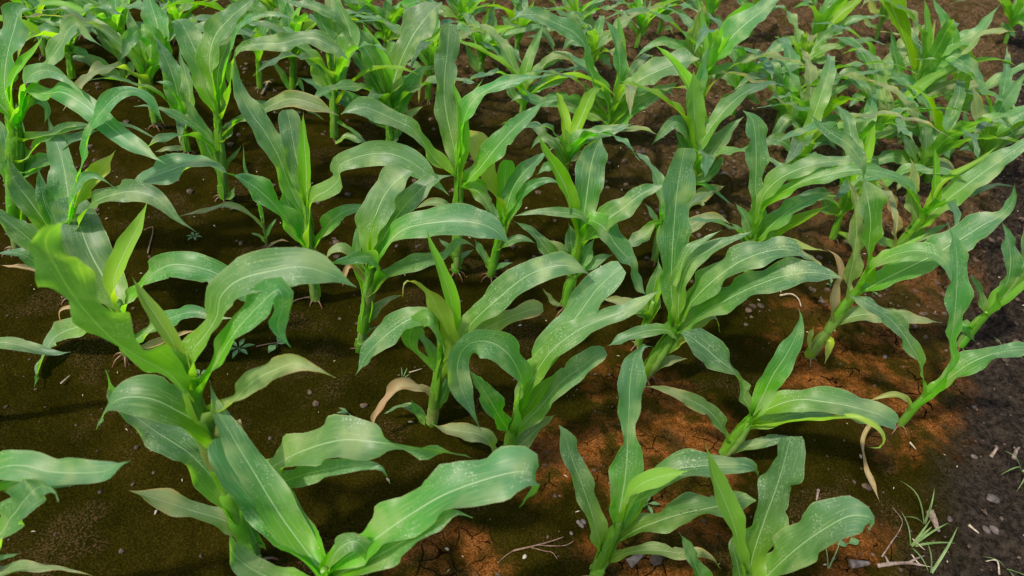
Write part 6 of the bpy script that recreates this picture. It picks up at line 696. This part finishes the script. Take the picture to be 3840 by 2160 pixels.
weed(-1.027, 1.679, [(0.026, 0.008, 10, 0.01, 0.008), (0.0229, 0.008, 70, 0.01, 0.008), (0.026, 0.008, 130, 0.01, 0.008), (0.0229, 0.008, 190, 0.01, 0.008), (0.026, 0.008, 250, 0.01, 0.008), (0.0229, 0.008, 310, 0.01, 0.008)], 'tiny star-shaped weed seedling on open mud right of the left-edge plants', 0.014)
weed(-0.697, 1.244, [(0.0414, 0.0126, 30, 0.0115, 0.0092), (0.0364, 0.0126, 90, 0.0115, 0.0092), (0.0414, 0.0126, 150, 0.0115, 0.0092), (0.0364, 0.0126, 210, 0.0115, 0.0092), (0.0414, 0.0126, 270, 0.0115, 0.0092), (0.0364, 0.0126, 330, 0.0115, 0.0092)], 'tufted weed seedling beside the dark blade in the lower left mud', 0.0161)
weed(-0.612, 1.29, [(0.034, 0.022, 250, 0.006, 0.012), (0.036, 0.02, 80, 0.014, 0.006), (0.03, 0.018, 20, 0.012, 0.006)], 'round-leaved weed seedling by a brown rootlet in the lower left mud', 0.014)
weed(-0.348, 1.088, [(0.03, 0.009, 170, 0.02, 0.01), (0.032, 0.009, 200, 0.026, 0.018), (0.026, 0.011, 300, 0.01, 0.012)], 'small drooping weed beside pebbles above the twisted lower blade', 0.014)
weed(-0.25, 1.242, [(0.024, 0.0032, 70, 0.024, 0.0), (0.0256, 0.0032, 110, 0.024, 0.0032), (0.0224, 0.0032, 30, 0.016, 0.0016)], 'three-bladed weed sprout in the lower centre gravel', 0.0112)
weed(0.405, 0.978, [(0.034, 0.01, 5, 0.01, 0.008), (0.0299, 0.01, 77, 0.01, 0.008), (0.034, 0.01, 149, 0.01, 0.008), (0.0299, 0.01, 221, 0.01, 0.008), (0.034, 0.01, 293, 0.01, 0.008)], 'pale four-leaved weed seedling under the black-specked leaf', 0.014)
weed(0.889, 0.965, [(0.032, 0.02, 20, 0.01, 0.005), (0.03, 0.018, 200, 0.012, 0.008)], 'two-leaved round weed seedling under the broad bottom-right blade', 0.014)
weed(1.281, 2.031, [(0.027, 0.0144, 150, 0.0108, 0.0054), (0.027, 0.0135, 40, 0.0135, 0.0054), (0.0252, 0.0126, 280, 0.009, 0.0054)], 'small oval-leaved weed between the leaning right-hand plants', 0.0126)
weed(1.116, 2.009, [(0.027, 0.0108, 90, 0.018, 0.0054), (0.0252, 0.0108, 200, 0.0108, 0.0054), (0.027, 0.009, 330, 0.0108, 0.0054)], 'white-tipped weed seedling left of the leaning pale stems', 0.0126)
weed(-0.752, 1.132, [(0.027, 0.0108, 60, 0.009, 0.0072), (0.0238, 0.0108, 132, 0.009, 0.0072), (0.027, 0.0108, 204, 0.009, 0.0072), (0.0238, 0.0108, 276, 0.009, 0.0072), (0.027, 0.0108, 348, 0.009, 0.0072)], 'dim weed seedling behind the big lower-left whorl', 0.0126)
grass_tuft(1.066, 1.002, [(0.11, 0.02, 0.015, 0.01, 0.006), (0.085, 0.05, 0.05, 0.015, 0.005), (0.05, 0.06, 0.04, 0.01, 0.005), (0.012, -0.07, 0.01, 0.008, 0.005), (-0.03, 0.06, 0.05, 0.012, 0.004), (0.02, 0.015, 0.07, 0.012, 0.006)], 'sprawling grass tuft beside the bleached sticks at bottom right')
grass_tuft(1.124, 1.072, [(-0.06, 0.085, 0.05, 0.03, 0.005), (0.02, 0.07, 0.06, 0.01, 0.005), (-0.07, -0.01, 0.03, 0.012, 0.004), (-0.012, 0.02, 0.07, 0.01, 0.005)], 'upright grass tuft next to a splintered wood chip')
grass_tuft(1.476, 1.297, [(-0.1, -0.05, 0.03, 0.03, 0.005), (-0.07, -0.09, 0.02, 0.03, 0.005), (-0.06, 0.03, 0.04, 0.015, 0.006), (0.06, 0.03, 0.03, 0.01, 0.006)], 'grey-green grass tuft at the right edge of the dark path')
grass_tuft(1.285, 0.98, [(-0.06, 0.01, 0.015, 0.012, 0.003), (0.06, -0.08, 0.02, 0.02, 0.003), (-0.02, -0.06, 0.02, 0.01, 0.003)], 'wispy grass tuft in the bottom right corner')
grass_tuft(1.091, 0.937, [(0.06, 0.09, 0.07, 0.015, 0.006), (-0.02, 0.05, 0.05, 0.01, 0.004)], 'single long grass blade pair at the bottom right edge')
grass_tuft(0.835, 0.901, [(0.02, 0.05, 0.05, 0.01, 0.003), (-0.03, 0.06, 0.04, 0.02, 0.003)], 'thin grass tuft beside the broad bottom-right blade')
grass_tuft(1.658, 1.815, [(0.03, -0.05, 0.02, 0.01, 0.006), (0.05, 0.04, 0.02, 0.012, 0.005), (-0.04, 0.03, 0.03, 0.01, 0.005)], 'small grass tuft under the right-edge blade')
grass_tuft(0.395, 3.014, [(0.02, 0.05, 0.06, 0.01, 0.006), (-0.04, 0.03, 0.05, 0.01, 0.006), (0.06, 0.0, 0.03, 0.02, 0.006)], 'thin grass tuft among the clods under the slanting upper blade')
grass_tuft(1.491, 3.772, [(0.04, 0.06, 0.06, 0.015, 0.008), (-0.06, 0.02, 0.05, 0.015, 0.008), (0.07, -0.02, 0.03, 0.02, 0.008)], 'pale grass tuft among the upper right clods')
stone(0.249, 0.892, 0.009, 'pale mauve stone at the end of a cluster near the spotted leaf', STONE)
stone(0.254, 0.902, 0.008, 'small mauve stone uppermost in the cluster near the spotted leaf', STONE)
stone(0.243, 0.897, 0.008, 'round mauve stone at the left of the cluster near the spotted leaf', STONE)
stone(0.227, 0.868, 0.0055, 'lone small grey stone below the mauve cluster', STONE)
stone(-0.441, 1.109, 0.011, 'reddish stone in the gravel below the lower left withered leaf', PEB)
stone(-0.471, 1.148, 0.009, 'brown stone in the gravel left of the rusty withered leaf', PEB)
stone(-0.325, 1.133, 0.011, 'purplish stone in the gravel left of the ring-curled plant', PEB)
stone(-0.235, 1.253, 0.012, 'grey lump of soil left of the ring-curled plant stem', PEB)
stone(0.421, 2.089, 0.02, 'grey stone showing left of the tall vertical blade', STONE)
stone(0.458, 2.76, 0.028, 'grey clod right of the low crossing leaves', PEB)
stone(0.771, 2.969, 0.032, 'large pale clod above the tall vertical blade', PEB)
stone(1.293, 3.285, 0.034, 'broken clod in the dark hollow at upper right', PEB)
stone(1.266, 3.301, 0.036, 'big dark clod beside the upright twisted blade', PEB)
stone(0.824, 2.701, 0.024, 'grey stone under the papery lower leaf', STONE)
stone(1.218, 1.69, 0.009, 'small grey stone on the cracked red clay at right', STONE)
stone(1.346, 1.188, 0.017, 'flat pale stone on the dark path at right', STONE)
stone(1.297, 1.08, 0.014, 'round pale stone on the path near the bottom right tuft', STONE)
stone(1.281, 1.082, 0.012, 'grey stone beside the round pale one on the path', STONE)
stone(1.199, 1.101, 0.009, 'small buff stone on the path above the wood chip', STONE)
stone(1.348, 1.318, 0.01, 'white quartz stone on the upper path', STONE)
stone(0.424, 0.844, 0.019, 'dark crumbly clod below the spotted leaf', PEB)
stone(0.999, 1.154, 0.014, 'dark clod beside the trailing withered ribbon', PEB)
stone(1.442, 1.529, 0.01, 'pale pebble under the stem of the right-edge plant', STONE)
stone(0.127, 0.793, 0.0065, 'creamy white seed-like stone on olive mud at bottom centre', STRAW)
stone(-0.043, 0.791, 0.0045, 'tiny white stone on the cracked orange clay', STRAW)
stick('dead_root', [(0.101, 0.803, 0.004), (0.132, 0.812, 0.008), (0.173, 0.828, 0.01), (0.209, 0.848, 0.012)], 0.0022, ROOT, 'branched dead rootlet lying on the mud at bottom centre', 'root', [[(0.149, 0.819, 0.008), (0.189, 0.824, 0.006), (0.216, 0.832, 0.007), (0.231, 0.842, 0.012)], [(0.136, 0.814, 0.006), (0.168, 0.808, 0.006), (0.186, 0.807, 0.008), (0.198, 0.796, 0.004)], [(0.101, 0.803, 0.004), (0.085, 0.789, 0.005), (0.07, 0.772, 0.004)]])
stick('stick', [(0.954, 0.925, 0.008), (0.992, 0.938, 0.009), (1.036, 0.949, 0.01), (1.076, 0.952, 0.008)], 0.0055, WOOD, 'bleached crooked stick at the bottom right', 'stick', [[(1.036, 0.949, 0.01), (1.057, 0.961, 0.012), (1.088, 0.979, 0.01)], [(0.983, 0.936, 0.009), (0.98, 0.945, 0.012), (0.977, 0.953, 0.012)]])
stick('wood_chip', [(0.885, 0.915, 0.01), (0.905, 0.919, 0.011), (0.932, 0.926, 0.01)], 0.011, WOOD, 'thick weathered wood piece lying at the bottom right', 'wood piece', [])
stick('stick', [(0.973, 0.952, 0.006), (0.995, 0.979, 0.012), (1.02, 1.008, 0.016), (1.034, 1.017, 0.01)], 0.0022, WOOD, 'thin grey twig leaning beside the sprawling grass tuft', 'stick', [[(1.02, 1.008, 0.016), (1.048, 1.042, 0.01), (1.063, 1.069, 0.006), (1.052, 1.107, 0.005)]])
stick('wood_chip', [(1.145, 1.108, 0.01), (1.149, 1.086, 0.012), (1.146, 1.063, 0.01), (1.144, 1.049, 0.007)], 0.01, WOOD, 'splintered brown wood chip next to the upright grass tuft', 'wood piece', [])
stick('wood_chip', [(0.36, 0.823, 0.008), (0.375, 0.835, 0.012), (0.39, 0.849, 0.009)], 0.012, WOOD, 'pale torn bark piece under the bottom leaf', 'bark piece', [])
stick('stick', [(0.857, 1.112, 0.01), (0.852, 1.097, 0.012), (0.847, 1.082, 0.01)], 0.004, WOOD, 'short pale stub on the soil beside the broad upright blade', 'stick', [])
stick('stick', [(1.381, 1.311, 0.01), (1.4, 1.335, 0.014), (1.416, 1.36, 0.016), (1.428, 1.366, 0.014)], 0.005, WOOD, 'hooked pale twig on the dark path at right', 'stick', [])
stick('stick', [(1.451, 1.322, 0.01), (1.479, 1.359, 0.016), (1.504, 1.381, 0.014)], 0.006, WOOD, 'forked pale twig near the right edge', 'stick', [[(1.479, 1.359, 0.016), (1.48, 1.373, 0.018)]])
stick('stick', [(1.241, 1.09, 0.008), (1.26, 1.071, 0.008)], 0.0035, STRAW, 'white straw on the dark path', 'straw', [])
stick('stick', [(1.049, 0.97, 0.012), (1.063, 0.952, 0.012), (1.095, 0.948, 0.01)], 0.0016, STRAW, 'thin straw beside the bottom right sticks', 'straw', [])
stick('stick', [(1.065, 1.013, 0.014), (1.076, 1.002, 0.012), (1.093, 0.993, 0.01)], 0.0018, STRAW, 'pale dry straw under the sprawling grass tuft', 'straw', [])
stick('dead_root', [(0.509, 0.871, 0.005), (0.513, 0.869, 0.006)], 0.0015, ROOT, 'short brown rootlet by the yellow-tipped bottom leaf', 'root', [])
stick('dead_root', [(-0.639, 1.448, 0.006), (-0.617, 1.472, 0.008), (-0.573, 1.484, 0.006)], 0.0022, ROOT, 'pale root fibre curling by the red stem base', 'root', [[(-0.617, 1.472, 0.008), (-0.594, 1.491, 0.006)]])
stick('dead_root', [(-0.663, 1.273, 0.005), (-0.631, 1.292, 0.007), (-0.599, 1.31, 0.006)], 0.0018, ROOT, 'thin brown root fibre by the round-leaved weed', 'root', [])
stick('dead_root', [(-1.125, 1.577, 0.004), (-1.177, 1.704, 0.006), (-1.193, 1.681, 0.004)], 0.0022, ROOT, 'forked root fibre right of the bright pointed spear', 'root', [])
stick('stick', [(-1.06, 1.042, 0.006), (-1.057, 1.073, 0.006)], 0.0022, STRAW, 'short straw on the mud at lower left', 'straw', [])
stick('stick', [(-0.238, 1.276, 0.006), (-0.207, 1.298, 0.006)], 0.002, STRAW, 'short straw in the gravel left of the ring-curled plant', 'straw', [])
stick('dead_root', [(0.916, 1.911, 0.012), (0.955, 1.917, 0.02), (0.976, 1.901, 0.014), (0.986, 1.876, 0.004)], 0.0032, STRAW, 'arched pale dry stalk right of the long sweeping blades', 'dry stalk', [])
stick('stick', [(0.404, 4.795, 0.03), (0.457, 4.739, 0.03), (0.523, 4.691, 0.02)], 0.011, WOOD, 'fallen grey stick on the far soil at the top', 'stick', [])
stick('dead_root', [(-1.223, 2.729, 0.01), (-1.237, 2.856, 0.02), (-1.232, 2.891, 0.01)], 0.006, WOOD, 'dry husk scrap by the slim red-footed plant', 'husk', [])
stick('dead_root', [(1.257, 0.957, 0.006), (1.249, 0.981, 0.02), (1.23, 0.982, 0.012)], 0.0022, STRAW, 'curved dry stalk in the bottom right corner', 'dry stalk', [])
stick('stick', [(1.171, 1.332, 0.01), (1.181, 1.31, 0.008)], 0.003, STRAW, 'tiny white straw right of the withered ribbon', 'straw', [])



# ------------------------------------------------------------------ light, sky and camera
w = bpy.data.worlds.new('World'); scene.world = w; w.use_nodes = True
nt = w.node_tree; nt.nodes.clear()
sky = nt.nodes.new('ShaderNodeTexSky'); sky.sky_type = 'NISHITA'; sky.sun_disc = False
SUN_EL, SUN_AZ = R(52), R(232)      # azimuth clockwise from +Y
sky.sun_elevation = SUN_EL; sky.sun_rotation = SUN_AZ
sky.dust_density = 2.5; sky.air_density = 1.
bg = nt.nodes.new('ShaderNodeBackground'); bg.inputs[1].default_value = 0.15
ow = nt.nodes.new('ShaderNodeOutputWorld')
nt.links.new(sky.outputs[0], bg.inputs[0]); nt.links.new(bg.outputs[0], ow.inputs[0])
sd = bpy.data.lights.new('sun', 'SUN'); sd.energy = 2.7; sd.angle = R(3); sd.color = (1., .9, .74)
so = bpy.data.objects.new('sun', sd); col.objects.link(so)
dirv = Vector((math.sin(SUN_AZ) * math.cos(SUN_EL), math.cos(SUN_AZ) * math.cos(SUN_EL), math.sin(SUN_EL)))
so.rotation_euler = dirv.to_track_quat('Z', 'Y').to_euler(); so.location = dirv * 20

cd = bpy.data.cameras.new('camera'); cam = bpy.data.objects.new('camera', cd); col.objects.link(cam)
cd.lens = 23.995; cd.sensor_width = 36; cd.clip_start = .02; cd.clip_end = 300
cd.dof.use_dof = True; cd.dof.focus_distance = 1.75; cd.dof.aperture_fstop = 5.0
cam.matrix_world = Matrix(((0.9854478, -0.1699785, 0.0000000, 0.0000000), (0.1074038, 0.6226721, -0.7750767, 0.0000000), (0.1317463, 0.7637976, 0.6318672, 1.4000000), (0.0000000, 0.0000000, 0.0000000, 1.0000000)))
scene.camera = cam
scene.view_settings.view_transform = 'Standard'; scene.view_settings.look = 'None'
scene.view_settings.exposure = 0.84; scene.view_settings.gamma = 1
scene.cycles.max_bounces = 8; scene.cycles.transmission_bounces = 4
